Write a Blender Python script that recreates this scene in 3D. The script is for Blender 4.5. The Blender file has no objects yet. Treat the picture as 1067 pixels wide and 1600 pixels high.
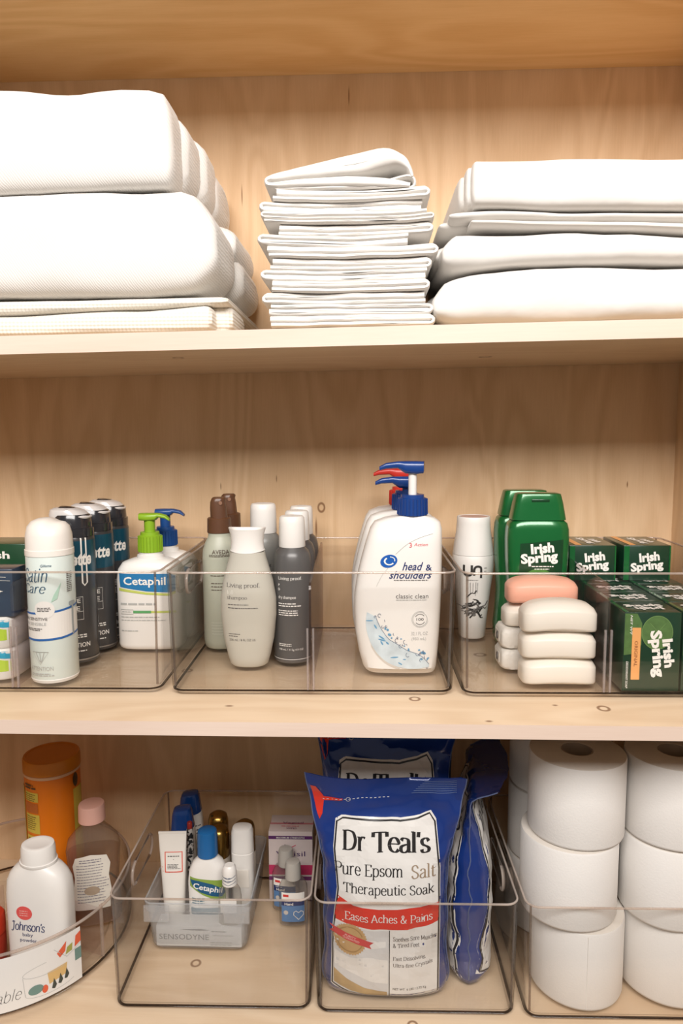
import bpy, bmesh, math, random
from mathutils import Vector, Matrix, noise
from mathutils.bvhtree import BVHTree
random.seed(7)
scn = bpy.context.scene
col = scn.collection
pi = math.pi
K = .88            # one working unit in metres (all numbers below are working units)
EYE = 1.45

# ------------------------------------------------------------------ camera
F = 1100.0
_X = Vector((1, -.001, -.038)).normalized()
_q = (680 - 800) / F
_Y = Vector((-(-.001 * _q - .038), _q, 1)).normalized()
_U = _X.cross(_Y)
if _U[1] > 0: _U = -_U
M = Matrix((_X, _Y, _U)).transposed()          # world -> camera (x right, y down, z forward)
MT = M.transposed()

def un(u, v, x=None, y=None, z=None):
    """photo pixel -> world point on the plane x=, y= or z="""
    d = MT @ Vector(((u - 533.5) / F, (v - 800) / F, 1))
    if y is not None: t = y / d[1]
    elif z is not None: t = (z - EYE) / d[2]
    else: t = x / d[0]
    return Vector((d[0] * t, d[1] * t, d[2] * t + EYE))

cam = bpy.data.objects.new('camera', bpy.data.cameras.new('camera'))
col.objects.link(cam)
cam.data.sensor_fit = 'HORIZONTAL'
cam.data.sensor_width = 36
cam.data.lens = F * 36 / 1067
cam.data.clip_start = .02
R3 = Matrix((MT @ Vector((1, 0, 0)), MT @ Vector((0, -1, 0)), MT @ Vector((0, 0, -1)))).transposed()
cam.matrix_world = Matrix.Translation(Vector((0, 0, EYE)) * K) @ R3.to_4x4()
scn.camera = cam

# ------------------------------------------------------------------ world, lights, exposure
wd = bpy.data.worlds.new('world'); scn.world = wd; wd.use_nodes = True
bg = wd.node_tree.nodes['Background']
bg.inputs[0].default_value = (1, .93, .86, 1)
bg.inputs[1].default_value = .18

def area(name, loc, target, sx, sy, power, color):
    l = bpy.data.lights.new(name, 'AREA'); l.shape = 'RECTANGLE'; l.size = sx; l.size_y = sy
    l.energy = power; l.color = color
    o = bpy.data.objects.new(name, l); col.objects.link(o)
    o.location = loc
    o.rotation_euler = (Vector(target) - Vector(loc)).to_track_quat('-Z', 'Y').to_euler()
    return o
area('room_light', (.05, -.62, 2.24), (0, .95, 1.2), 1.7, .6, 51, (1, .955, .915))
scn.view_settings.view_transform = 'Standard'
scn.view_settings.look = 'None'
scn.view_settings.exposure = .1
scn.view_settings.gamma = 1
scn.view_settings.use_curve_mapping = False
scn.cycles.transparent_max_bounces = 40
scn.cycles.max_bounces = 14

# ------------------------------------------------------------------ materials
MATS = {}
def _nt(name):
    m = bpy.data.materials.new(name); m.use_nodes = True
    nt = m.node_tree; nt.nodes.clear()
    out = nt.nodes.new('ShaderNodeOutputMaterial')
    return m, nt, out
def N(nt, t, **k):
    n = nt.nodes.new('ShaderNode' + t)
    for a, b in k.items():
        if a in n.inputs: n.inputs[a].default_value = b
        else: setattr(n, a, b)
    return n
def mat(name, c, rough=.45, metal=0, var=.04, scale=60, bump=0, bscale=300, coat=0, spec=.5, sss=0, trans=0, alpha=1):
    if name in MATS: return MATS[name]
    m, nt, out = _nt(name)
    p = N(nt, 'BsdfPrincipled', Roughness=rough, Metallic=metal)
    p.inputs['Specular IOR Level'].default_value = spec
    p.inputs['Coat Weight'].default_value = coat
    p.inputs['Alpha'].default_value = alpha
    if trans: p.inputs['Transmission Weight'].default_value = trans
    if sss:
        p.inputs['Subsurface Weight'].default_value = sss
        p.inputs['Subsurface Radius'].default_value = (.01, .008, .006)
    tc = N(nt, 'TexCoord'); no = N(nt, 'TexNoise', Scale=scale, Detail=3.0)
    nt.links.new(tc.outputs['Object'], no.inputs['Vector'])
    mx = N(nt, 'Mix', data_type='RGBA')
    a = [max(0, x * (1 - var)) for x in c]; b = [min(1, x * (1 + var)) for x in c]
    mx.inputs[6].default_value = (*a, 1); mx.inputs[7].default_value = (*b, 1)
    nt.links.new(no.outputs['Fac'], mx.inputs[0]); nt.links.new(mx.outputs[2], p.inputs['Base Color'])
    if bump:
        n2 = N(nt, 'TexNoise', Scale=bscale, Detail=2.0)
        nt.links.new(tc.outputs['Object'], n2.inputs['Vector'])
        bp = N(nt, 'Bump', Strength=bump, Distance=.002)
        nt.links.new(n2.outputs['Fac'], bp.inputs['Height']); nt.links.new(bp.outputs[0], p.inputs['Normal'])
    nt.links.new(p.outputs[0], out.inputs[0])
    MATS[name] = m
    return m

def clear(name, light, dark, ior=1.45, rough=.03, haze=0, hcol=(.8, .8, .8)):
    """thin clear plastic: absorbs more at grazing angles, Fresnel reflection, optional milky haze"""
    if name in MATS: return MATS[name]
    m, nt, out = _nt(name)
    lw = N(nt, 'LayerWeight', Blend=.5)
    pw = N(nt, 'Math', operation='POWER'); pw.inputs[1].default_value = 5
    nt.links.new(lw.outputs['Facing'], pw.inputs[0])
    mx = N(nt, 'Mix', data_type='RGBA')
    mx.inputs[6].default_value = (*light, 1); mx.inputs[7].default_value = (*dark, 1)
    nt.links.new(pw.outputs[0], mx.inputs[0])
    tr = N(nt, 'BsdfTransparent'); nt.links.new(mx.outputs[2], tr.inputs[0])
    gl = N(nt, 'BsdfGlossy', Roughness=rough)
    l2 = N(nt, 'LayerWeight', Blend=.5)            # Schlick reflectance, the same on both faces of the thin wall
    p5 = N(nt, 'Math', operation='POWER'); p5.inputs[1].default_value = 5
    nt.links.new(l2.outputs['Facing'], p5.inputs[0])
    fr = N(nt, 'Math', operation='MULTIPLY_ADD'); fr.inputs[1].default_value = .55; fr.inputs[2].default_value = ((ior - 1) / (ior + 1)) ** 2
    nt.links.new(p5.outputs[0], fr.inputs[0])
    ms = N(nt, 'MixShader')
    nt.links.new(fr.outputs[0], ms.inputs[0])
    src = tr
    if haze:
        df = N(nt, 'BsdfDiffuse'); df.inputs[0].default_value = (*hcol, 1)
        tc = N(nt, 'TexCoord'); no = N(nt, 'TexNoise', Scale=14.0, Detail=2.0)
        nt.links.new(tc.outputs['Object'], no.inputs['Vector'])
        ml = N(nt, 'Math', operation='MULTIPLY'); ml.inputs[1].default_value = haze * 2
        nt.links.new(no.outputs['Fac'], ml.inputs[0])
        m2 = N(nt, 'MixShader')
        nt.links.new(ml.outputs[0], m2.inputs[0])
        nt.links.new(tr.outputs[0], m2.inputs[1]); nt.links.new(df.outputs[0], m2.inputs[2]); src = m2
    nt.links.new(src.outputs[0], ms.inputs[1]); nt.links.new(gl.outputs[0], ms.inputs[2])
    nt.links.new(ms.outputs[0], out.inputs[0])
    MATS[name] = m
    return m

def wood(name, ca, cb, grain='x', knots=(), rough=.5, fscale=1.0):
    m, nt, out = _nt(name)
    p = N(nt, 'BsdfPrincipled', Roughness=rough)
    p.inputs['Specular IOR Level'].default_value = .25
    tc = N(nt, 'TexCoord')
    mp = N(nt, 'Mapping')
    s = {'x': (.9, 5, 5), 'z': (5, 5, .9)}[grain]
    mp.inputs['Scale'].default_value = s
    nt.links.new(tc.outputs['Object'], mp.inputs['Vector'])
    n1 = N(nt, 'TexNoise', Scale=1.6 * fscale, Detail=2.0, Distortion=.6)
    nt.links.new(mp.outputs[0], n1.inputs['Vector'])
    # growth rings: contour lines of the stretched noise
    mu = N(nt, 'Math', operation='MULTIPLY'); mu.inputs[1].default_value = 52
    nt.links.new(n1.outputs['Fac'], mu.inputs[0])
    si = N(nt, 'Math', operation='SINE'); nt.links.new(mu.outputs[0], si.inputs[0])
    m2 = N(nt, 'Mapping'); m2.inputs['Scale'].default_value = tuple(q * (10 if q > 1 else 3) for q in s)
    nt.links.new(tc.outputs['Object'], m2.inputs['Vector'])
    n2 = N(nt, 'TexNoise', Scale=9.0, Detail=3.0); nt.links.new(m2.outputs[0], n2.inputs['Vector'])
    n3 = N(nt, 'TexNoise', Scale=2.2, Detail=1.0); nt.links.new(tc.outputs['Object'], n3.inputs['Vector'])
    def mad(src, k, add):
        q = N(nt, 'Math', operation='MULTIPLY_ADD'); q.inputs[1].default_value = k
        nt.links.new(src, q.inputs[0])
        if isinstance(add, (int, float)): q.inputs[2].default_value = add
        else: nt.links.new(add, q.inputs[2])
        return q.outputs[0]
    f = mad(si.outputs[0], .22, .0)
    f = mad(n2.outputs['Fac'], .55, f)
    f = mad(n3.outputs['Fac'], .6, f)
    f = mad(f, 1.0, -.1)
    mx = N(nt, 'Mix', data_type='RGBA')
    mx.inputs[6].default_value = (*ca, 1); mx.inputs[7].default_value = (*cb, 1)
    nt.links.new(f, mx.inputs[0])
    c = mx.outputs[2]
    for (kx, ky, kz, rx, rz, solid) in knots:      # small knots and pin marks in the veneer
        sub = N(nt, 'VectorMath', operation='SUBTRACT'); sub.inputs[1].default_value = (kx * K, ky * K, kz * K)
        nt.links.new(tc.outputs['Object'], sub.inputs[0])
        ml = N(nt, 'VectorMath', operation='MULTIPLY')
        ml.inputs[1].default_value = (1 / (rx * K), (1 / (rz * K) if grain == 'x' else .001), (.001 if grain == 'x' else 1 / (rz * K)))
        nt.links.new(sub.outputs[0], ml.inputs[0])
        ln = N(nt, 'VectorMath', operation='LENGTH'); nt.links.new(ml.outputs[0], ln.inputs[0])
        mr = N(nt, 'MapRange', interpolation_type='SMOOTHSTEP')
        if solid:
            mr.inputs['From Min'].default_value = 1.3; mr.inputs['From Max'].default_value = .3
            nt.links.new(ln.outputs['Value'], mr.inputs['Value'])
        else:
            ab = N(nt, 'Math', operation='SUBTRACT'); ab.inputs[1].default_value = 1
            nt.links.new(ln.outputs['Value'], ab.inputs[0])
            a2 = N(nt, 'Math', operation='ABSOLUTE'); nt.links.new(ab.outputs[0], a2.inputs[0])
            mr.inputs['From Min'].default_value = .45; mr.inputs['From Max'].default_value = .1
            nt.links.new(a2.outputs[0], mr.inputs['Value'])
        k2 = N(nt, 'Mix', data_type='RGBA'); k2.inputs[7].default_value = (.19, .08, .03, 1)
        q = N(nt, 'Math', operation='MULTIPLY'); q.inputs[1].default_value = .8
        nt.links.new(mr.outputs[0], q.inputs[0])
        nt.links.new(q.outputs[0], k2.inputs[0]); nt.links.new(c, k2.inputs[6]); c = k2.outputs[2]
    nt.links.new(c, p.inputs['Base Color'])
    bp = N(nt, 'Bump', Strength=.08, Distance=.001)
    nt.links.new(n2.outputs['Fac'], bp.inputs['Height']); nt.links.new(bp.outputs[0], p.inputs['Normal'])
    nt.links.new(p.outputs[0], out.inputs[0])
    MATS[name] = m
    return m

def cloth(name, c, kind):
    m, nt, out = _nt(name)
    p = N(nt, 'BsdfPrincipled', Roughness=.9)
    p.inputs['Specular IOR Level'].default_value = .1
    p.inputs['Sheen Weight'].default_value = .15
    tc = N(nt, 'TexCoord')
    no = N(nt, 'TexNoise', Scale=9.0, Detail=3.0); nt.links.new(tc.outputs['Object'], no.inputs['Vector'])
    mx = N(nt, 'Mix', data_type='RGBA')
    mx.inputs[6].default_value = (*[x * .95 for x in c], 1); mx.inputs[7].default_value = (*c, 1)
    nt.links.new(no.outputs['Fac'], mx.inputs[0]); nt.links.new(mx.outputs[2], p.inputs['Base Color'])
    def wave(sc, rot, prof='SIN', dist=1.0):
        mp = N(nt, 'Mapping'); mp.inputs['Rotation'].default_value = rot
        nt.links.new(tc.outputs['Object'], mp.inputs['Vector'])
        w = N(nt, 'TexWave', Scale=sc, Distortion=dist, wave_profile=prof); w.inputs['Detail'].default_value = 1
        nt.links.new(mp.outputs[0], w.inputs['Vector']); return w.outputs['Fac']
    def add(a, b):
        q = N(nt, 'Math', operation='ADD'); nt.links.new(a, q.inputs[0]); nt.links.new(b, q.inputs[1]); return q.outputs[0]
    if kind == 'knit':
        h = add(wave(120, (0, .6, 0), dist=3.0), no.outputs['Fac']); st, ds = .2, .002
    elif kind == 'waffle':
        h = add(wave(75, (0, pi / 2, 0), dist=.5), wave(70, (0, 0, 0), dist=.8)); st, ds = .35, .003
    else:
        n2 = N(nt, 'TexNoise', Scale=26.0, Detail=3.0); nt.links.new(tc.outputs['Object'], n2.inputs['Vector'])
        h = n2.outputs['Fac']; st, ds = .28, .006
    bp = N(nt, 'Bump', Strength=st, Distance=ds)
    nt.links.new(h, bp.inputs['Height']); nt.links.new(bp.outputs[0], p.inputs['Normal'])
    nt.links.new(p.outputs[0], out.inputs[0])
    MATS[name] = m
    return m

# ------------------------------------------------------------------ mesh helpers
def thing(name, label, cat, loc, rotz=0, group=None, rot=None):
    o = bpy.data.objects.new(name, None); col.objects.link(o)
    o.empty_display_size = .02
    o.location = Vector(loc) * K
    o.rotation_euler = rot or (0, 0, rotz)
    o['label'] = label; o['category'] = cat
    if group: o['group'] = group
    return o
def tag(o, label, cat, group=None):
    o['label'] = label; o['category'] = cat
    if group: o['group'] = group
    return o
def copy_thing(src, label, loc, rotz=None):
    c = src.copy(); col.objects.link(c); c['label'] = label; c.location = Vector(loc) * K
    if rotz is not None: c.rotation_euler = (0, 0, rotz)
    def rec(a, b):
        for ch in [x for x in bpy.data.objects if x.parent == a]:
            d = ch.copy(); col.objects.link(d); d.parent = b; rec(ch, d)
    rec(src, c)
    return c

BODY = {}          # thing -> its first part, the body that carries the print
class G:
    def __init__(s): s.v = []; s.f = []
    def rings(s, rs, cap0=True, cap1=True):
        b = len(s.v); n = len(rs[0])
        for r in rs: s.v += [tuple(p) for p in r]
        for i in range(len(rs) - 1):
            for j in range(n):
                k = (j + 1) % n
                s.f.append((b + i * n + j, b + i * n + k, b + (i + 1) * n + k, b + (i + 1) * n + j))
        if cap0: s.f.append(tuple(b + j for j in reversed(range(n))))
        if cap1: s.f.append(tuple(b + (len(rs) - 1) * n + j for j in range(n)))
        return s
    def loft(s, secs, N=36, **k):
        """secs: (z, rx, ry, power, cx, cy)"""
        rs = []
        for q in secs:
            q = tuple(q) + (None,) * (6 - len(q))
            z, rx, ry, n, cx, cy = q
            ry = rx if ry is None else ry
            rs.append(ring(z, rx, ry, n or 2, cx or 0, cy or 0, N))
        return s.rings(rs, **k)
    def tube(s, pts, r, N=8, closed=False, rz=None):
        pts = [Vector(p) for p in pts]; rs = []
        n = len(pts); up = None
        for i, p in enumerate(pts):
            a = pts[(i - 1) % n] if (closed or i > 0) else p
            b = pts[(i + 1) % n] if (closed or i < n - 1) else p
            t = (b - a).normalized()
            if up is None:
                up = Vector((0, 0, 1)) if abs(t.z) < .9 else Vector((0, 1, 0))
            x = t.cross(up); x = x.normalized() if x.length > 1e-6 else Vector((1, 0, 0))
            y = x.cross(t).normalized()
            rr = r[i] if isinstance(r, (list, tuple)) else r
            ry = rr if rz is None else rz
            rs.append([p + x * (rr * math.cos(2 * pi * j / N)) + y * (ry * math.sin(2 * pi * j / N)) for j in range(N)])
        if closed: rs.append(rs[0])
        return s.rings(rs, not closed, not closed)
    def box(s, x0, y0, z0, x1, y1, z1, b=0):
        if b:
            hx, hy, cx, cy = (x1 - x0) / 2, (y1 - y0) / 2, (x0 + x1) / 2, (y0 + y1) / 2
            def rr(z, i): return [(cx + a, cy + c, z) for a, c in rrect(hx - i, hy - i, max(b - i, 1e-5), 2)]
            return s.rings([rr(z0, b), rr(z0 + b * .3, b * .3), rr(z0 + b, 0), rr(z1 - b, 0), rr(z1 - b * .3, b * .3), rr(z1, b)])
        k = len(s.v)
        s.v += [(x, y, z) for z in (z0, z1) for x, y in ((x0, y0), (x1, y0), (x1, y1), (x0, y1))]
        s.f += [tuple(k + i for i in q) for q in ((3, 2, 1, 0), (4, 5, 6, 7), (0, 1, 5, 4), (1, 2, 6, 5), (2, 3, 7, 6), (3, 0, 4, 7))]
        return s
    def move(s, fn): s.v = [tuple(fn(Vector(p))) for p in s.v]; return s
    def bvh(s): return BVHTree.FromPolygons([Vector(p) for p in s.v], s.f)
    def obj(s, name, m, parent=None, smooth=40, kind=None):
        me = bpy.data.meshes.new(name)
        me.from_pydata([(x * K, y * K, z * K) for x, y, z in s.v], [], s.f)
        me.validate()
        if smooth:
            for p in me.polygons: p.use_smooth = True
            me.set_sharp_from_angle(angle=math.radians(smooth))
        me.materials.append(m)
        o = bpy.data.objects.new(name, me); col.objects.link(o)
        if parent:
            o.parent = parent
            BODY.setdefault(parent.name, o)
        if kind: o['kind'] = kind
        return o

def ring(z, rx, ry, n=2, cx=0, cy=0, N=36):
    out = []
    for j in range(N):
        t = 2 * pi * j / N; c, s = math.cos(t), math.sin(t)
        out.append((cx + rx * math.copysign(abs(c) ** (2 / n), c), cy + ry * math.copysign(abs(s) ** (2 / n), s), z))
    return out
def rrect(hx, hy, r, n=4):
    out = []
    for (sx, sy, a0) in ((1, 1, 0), (-1, 1, pi / 2), (-1, -1, pi), (1, -1, 1.5 * pi)):
        for i in range(n + 1):
            a = a0 + pi / 2 * i / n
            out.append((sx * (hx - r) + r * math.cos(a), sy * (hy - r) + r * math.sin(a)))
    return out

# ------------------------------------------------------------------ flat print (2D shapes projected on a body)
class S2:
    def __init__(s, v=None, f=None): s.v = v or []; s.f = f or []
    def __add__(s, o):
        b = len(s.v); return S2(s.v + o.v, s.f + [tuple(i + b for i in q) for q in o.f])
    def mv(s, dx=0, dy=0, k=1, rot=0):
        c, n = math.cos(rot), math.sin(rot)
        return S2([(k * (x * c - y * n) + dx, k * (x * n + y * c) + dy) for x, y in s.v], list(s.f))
def poly(p): return S2([tuple(q) for q in p], [tuple(range(len(p)))])
def rect(x0, y0, x1, y1, r=0):
    if r:
        return poly([((x0 + x1) / 2 + a, (y0 + y1) / 2 + b) for a, b in rrect((x1 - x0) / 2, (y1 - y0) / 2, r, 3)])
    return poly([(x0, y0), (x1, y0), (x1, y1), (x0, y1)])
def ell(cx, cy, rx, ry=None, rot=0, n=28):
    ry = ry or rx; c, s = math.cos(rot), math.sin(rot)
    return poly([(cx + rx * math.cos(t) * c - ry * math.sin(t) * s, cy + rx * math.cos(t) * s + ry * math.sin(t) * c) for t in [2 * pi * i / n for i in range(n)]])
def line(pts, w, thin=None, closed=False):
    """stroke with a pen: verticals w wide, horizontals thin wide"""
    out = S2(); pts = [Vector(p) for p in pts]
    thin = w if thin is None else thin
    if closed: pts = pts + [pts[0], pts[1]]
    n = len(pts); L = []; R = []
    for i, p in enumerate(pts):
        t = pts[min(i + 1, n - 1)] - pts[max(i - 1, 0)]
        if t.length < 1e-9: t = Vector((1, 0))
        t.normalize(); nx = Vector((-t.y, t.x))
        h = (thin + (w - thin) * abs(t.y) ** 1.3) / 2
        L.append(p + nx * h); R.append(p - nx * h)
    v = [tuple(q) for q in L] + [tuple(q) for q in R]
    return S2(v, [(i, i + n, i + n + 1, i + 1) for i in range(n - 1)])
def arc(cx, cy, rx, ry, a0, a1, w, n=20, thin=None):
    return line([(cx + rx * math.cos(math.radians(a0 + (a1 - a0) * i / n)), cy + ry * math.sin(math.radians(a0 + (a1 - a0) * i / n))) for i in range(n + 1)], w, thin)
def greek(x0, x1, y, h, rows=1, gap=None, seed=1):
    """rows of dashes for print too small to read"""
    r = random.Random(seed); out = S2(); gap = gap or h * 1.8
    for k in range(rows):
        x = x0; e = x1 - (x1 - x0) * r.uniform(0, .25)
        while x < e:
            w = r.uniform(1.5, 5) * h; out = out + rect(x, y - k * gap, min(x + w, e), y - k * gap + h); x += w + h * .7
    return out
_TC = {}
def T(s, x=0, y=0, w=None, h=None, al='c', bold=0, shear=0, rot=0):
    """sans lettering as a flat mesh, bounding box fitted to w x h"""
    key = (s, bold, shear)
    if key not in _TC:
        cu = bpy.data.curves.new('t', 'FONT'); cu.body = s; cu.size = 1; cu.offset = bold; cu.shear = shear
        cu.dimensions = '2D'; cu.fill_mode = 'BOTH'; cu.resolution_u = 2
        ob = bpy.data.objects.new('t', cu); me = bpy.data.meshes.new_from_object(ob)
        _TC[key] = ([(p.co.x, p.co.y) for p in me.vertices], [tuple(q.vertices) for q in me.polygons])
        bpy.data.objects.remove(ob); bpy.data.curves.remove(cu); bpy.data.meshes.remove(me)
    v, f = _TC[key]
    return fit(S2(list(v), list(f)), x, y, w, h, al, rot)
def fit(S, x, y, w, h, al='c', rot=0):
    xs = [p[0] for p in S.v]; ys = [p[1] for p in S.v]
    bw, bh = max(xs) - min(xs), max(ys) - min(ys)
    kx = w / bw if w else h / bh
    ky = h / bh if h else kx
    ox = {'c': (min(xs) + max(xs)) / 2, 'l': min(xs), 'r': max(xs)}[al]; oy = (min(ys) + max(ys)) / 2
    S = S2([((p[0] - ox) * kx, (p[1] - oy) * ky) for p in S.v], S.f)
    return S.mv(x, y, 1, rot)
# serif / script lettering drawn with a pen: glyph = width, strokes ('~' = curve), serif bars
GL = {
 'a': (4.6, ['~.8,4 1.3,4.8 2.2,5 3.2,4.6 3.5,3.6 3.5,1 3.8,.2 4.5,.3', '~3.5,3 2.2,2.7 1,2.1 .6,1.2 1,.3 1.9,0 2.9,.4 3.5,1.2'], []),
 'b': (5, ['.9,7.4 .9,.2', '~.9,3.8 1.7,4.8 2.8,5 4,4.2 4.4,2.6 4,.9 2.8,0 1.7,.2 .9,1'], [(.4, 7.4, .6)]),
 'c': (4.3, ['~3.8,4 3.1,4.9 2.2,5 1.1,4.3 .6,2.6 1,.9 2.2,0 3.2,.2 3.9,1'], []),
 'd': (5.1, ['4.2,7.4 4.2,.1', '~4.2,3.8 3.4,4.8 2.4,5 1.1,4.2 .6,2.5 1,.8 2.2,0 3.3,.2 4.2,1'], [(3.7, 7.4, .6), (4.5, .1, .5)]),
 'e': (4.5, ['~.7,2.8 3.9,2.8 3.6,4.3 2.4,5 1.2,4.4 .6,2.6 1.1,.8 2.3,0 3.3,.2 4,1'], []),
 'f': (3.1, ['~3.3,6.9 2.7,7.4 1.9,7.2 1.5,6.2 1.5,5 1.5,.1', '.4,5 2.8,5'], [(1.5, .1, 1)]),
 'g': (4.8, ['~2.3,5 1.1,4.6 .8,3.5 1.2,2.4 2.3,2 3.4,2.4 3.8,3.5 3.4,4.6 2.3,5', '~1.3,2.3 .8,1.5 1.4,1 3,.9 4.1,.3 4,-1 2.6,-1.9 1,-1.6 .6,-.6 1.4,.6', '3.5,4.6 4.6,4.9'], []),
 'h': (5.3, ['1,7.4 1,.1', '~1,3.6 1.8,4.7 2.8,5 3.9,4.5 4.2,3.4 4.2,.1'], [(.6, 7.4, .6), (1, .1, .9), (4.2, .1, .9)]),
 'i': (2.3, ['1.1,4.9 1.1,.1', '1.1,6.5 1.1,7.3'], [(.8, 4.9, .6), (1.1, .1, .9)]),
 'k': (5, ['1,7.4 1,.1', '4,4.9 1.1,2.2', '2,3 4.4,.1'], [(.6, 7.4, .6), (1, .1, .9), (4, 4.9, .8), (4.3, .1, .8)]),
 'l': (2.3, ['1.1,7.4 1.1,.1'], [(.7, 7.4, .6), (1.1, .1, .9)]),
 'm': (7.9, ['1,4.9 1,.1', '~1,3.6 1.8,4.7 2.7,5 3.7,4.4 3.9,3.4 3.9,.1', '~3.9,3.6 4.7,4.7 5.6,5 6.6,4.4 6.8,3.4 6.8,.1'], [(.6, 4.9, .6), (1, .1, .8), (3.9, .1, .8), (6.8, .1, .8)]),
 'n': (5.3, ['1,4.9 1,.1', '~1,3.6 1.8,4.7 2.8,5 3.9,4.5 4.2,3.4 4.2,.1'], [(.6, 4.9, .6), (1, .1, .9), (4.2, .1, .9)]),
 'o': (5, ['~2.5,5 1.2,4.4 .6,2.5 1.2,.6 2.5,0 3.8,.6 4.4,2.5 3.8,4.4 2.5,5'], []),
 'p': (5.2, ['1,4.9 1,-2.1', '~1,3.8 1.8,4.8 2.9,5 4.1,4.2 4.5,2.6 4.1,.9 2.9,0 1.8,.2 1,1'], [(.6, 4.9, .6), (1, -2.1, .9)]),
 'r': (3.8, ['1,4.9 1,.1', '~1,3.3 1.6,4.5 2.5,5 3.4,4.6'], [(.6, 4.9, .6), (1, .1, .9)]),
 's': (3.9, ['~3.2,4 2.7,4.8 1.9,5 .9,4.5 .7,3.7 1.2,2.9 2.6,2.2 3.3,1.4 3,.4 1.9,0 .9,.3 .6,1.2'], []),
 't': (3.2, ['~1.4,6.3 1.4,1.2 1.7,.3 2.4,0 3.1,.5', '.3,4.9 2.8,4.9'], []),
 'u': (5.3, ['~1,4.9 1,1.6 1.3,.4 2.3,0 3.4,.4 4.2,1.4', '4.2,4.9 4.2,.1'], [(.6, 4.9, .6), (3.8, 4.9, .6), (4.6, .1, .5)]),
 'v': (4.8, ['.5,4.9 2.5,.1', '2.4,.1 4.3,4.9'], [(.6, 4.9, .8), (4.2, 4.9, .7)]),
 'y': (4.8, ['.5,4.9 2.5,.3', '~4.3,4.9 2.5,.2 1.7,-1.7 .8,-2.1 .3,-1.6'], [(.6, 4.9, .8), (4.2, 4.9, .7)]),
 'A': (6.6, ['.6,.1 3.1,7.1', '3.1,7.1 5.8,.1', '1.6,2.5 4.8,2.5'], [(.7, .1, .8), (5.7, .1, .9)]),
 'C': (6, ['~5.2,5.6 4.3,6.7 3.3,7 1.6,6.2 .8,3.5 1.6,.8 3.3,0 4.5,.3 5.4,1.4'], []),
 'D': (6.6, ['1.2,7 1.2,0', '~1.2,7 3,7 4.9,6.2 5.8,3.6 4.9,.9 3,0 1.2,0'], [(1, 7, .9), (1, 0, .9)]),
 'E': (5.5, ['1.2,7 1.2,0', '1.2,7 4.7,7', '1.2,3.6 3.8,3.6', '1.2,0 4.9,0', '4.7,7.1 4.8,5.6', '4.9,0 5.1,1.6'], [(1, 7, .9), (1, 0, .9)]),
 'F': (5.1, ['1.2,7 1.2,0', '1.2,7 4.5,7', '1.2,3.6 3.6,3.6', '4.5,7.1 4.6,5.6'], [(1, 7, .9), (1.2, 0, 1)]),
 'J': (4.6, ['~2.6,7 2.8,1.5 2.3,-.6 1.2,-1.4 .2,-.8', '~1,6 1.6,7 2.8,7.1 4,7'], []),
 'L': (5.2, ['1.2,7 1.2,0', '1.2,0 4.7,0', '4.7,0 4.9,1.6'], [(1.2, 7, 1), (1, 0, .9)]),
 'M': (8, ['1.2,.1 1.2,6.9', '1.2,6.9 4,1', '4,1 6.8,6.9', '6.8,6.9 6.8,.1'], [(1, 7, .8), (1.2, .1, .9), (7, 7, .8), (6.8, .1, .9)]),
 'P': (5.5, ['1.2,7 1.2,.1', '~1.2,7 3.4,7 4.8,6.2 5,5 4.5,3.7 3.2,3.1 1.2,3.2'], [(1, 7, .9), (1.2, .1, 1)]),
 'S': (5, ['~4.2,5.5 3.5,6.7 2.4,7 1.2,6.5 .8,5.4 1.3,4.3 3.4,3.1 4.3,2 3.9,.6 2.4,0 1.2,.4 .6,1.6'], []),
 'T': (6.2, ['3.1,7 3.1,.1', '.6,7 5.6,7', '.6,7.1 .5,5.4', '5.6,7.1 5.7,5.4'], [(3.1, .1, 1.1)]),
 'U': (6.6, ['~1.2,7 1.2,2 1.8,.5 3.3,0 4.8,.5 5.3,2 5.3,7'], [(1.2, 7, 1), (5.3, 7, .8)]),
 "'": (1.6, ['.9,7.2 .7,5.4'], []), '.': (1.8, ['.9,0 .9,.8'], []), ',': (1.8, ['.9,.8 .6,-1'], []), '-': (2.6, ['.4,2.2 2.2,2.2'], []),
 '&': (6.6, ['~5.6,3.4 4.6,1.2 3,0 1.6,.1 .8,1.2 1.1,2.5 2.9,4.2 3.4,5.7 2.8,6.9 1.9,6.6 1.7,5.4 2.7,3.4 4.4,1 5.8,.2'], []), ' ': (2.6, [], []),
}
def _cr(p, n=5):
    P = [p[0]] + p + [p[-1]]; out = []
    for i in range(1, len(P) - 2):
        a, b, c, d = P[i - 1:i + 3]
        for k in range(n):
            t = k / n
            out.append(tuple(.5 * (2 * b[j] + (c[j] - a[j]) * t + (2 * a[j] - 5 * b[j] + 4 * c[j] - d[j]) * t * t + (3 * b[j] - a[j] - 3 * c[j] + d[j]) * t ** 3) for j in (0, 1)))
    out.append(p[-1]); return out
def SK(s, x=0, y=0, w=None, h=None, al='c', pen=1.0, thin=.35, serif=True, shear=0, rot=0, sp=0):
    out = S2(); cx = 0
    for ch in s:
        wd_, st, sf = GL[ch]
        for q in st:
            p = [tuple(map(float, c.split(','))) for c in q.lstrip('~').split()]
            if q[0] == '~': p = _cr(p)
            out = out + line([(a + cx, b) for a, b in p], pen, thin)
        if serif:
            for (a, b, r) in sf: out = out + rect(a + cx - r, b - .17, a + cx + r, b + .17)
        cx += wd_ + sp
    out = S2([(a + b * shear, b) for a, b in out.v], out.f)
    return fit(out, x, y, w, h, al, rot)

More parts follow.
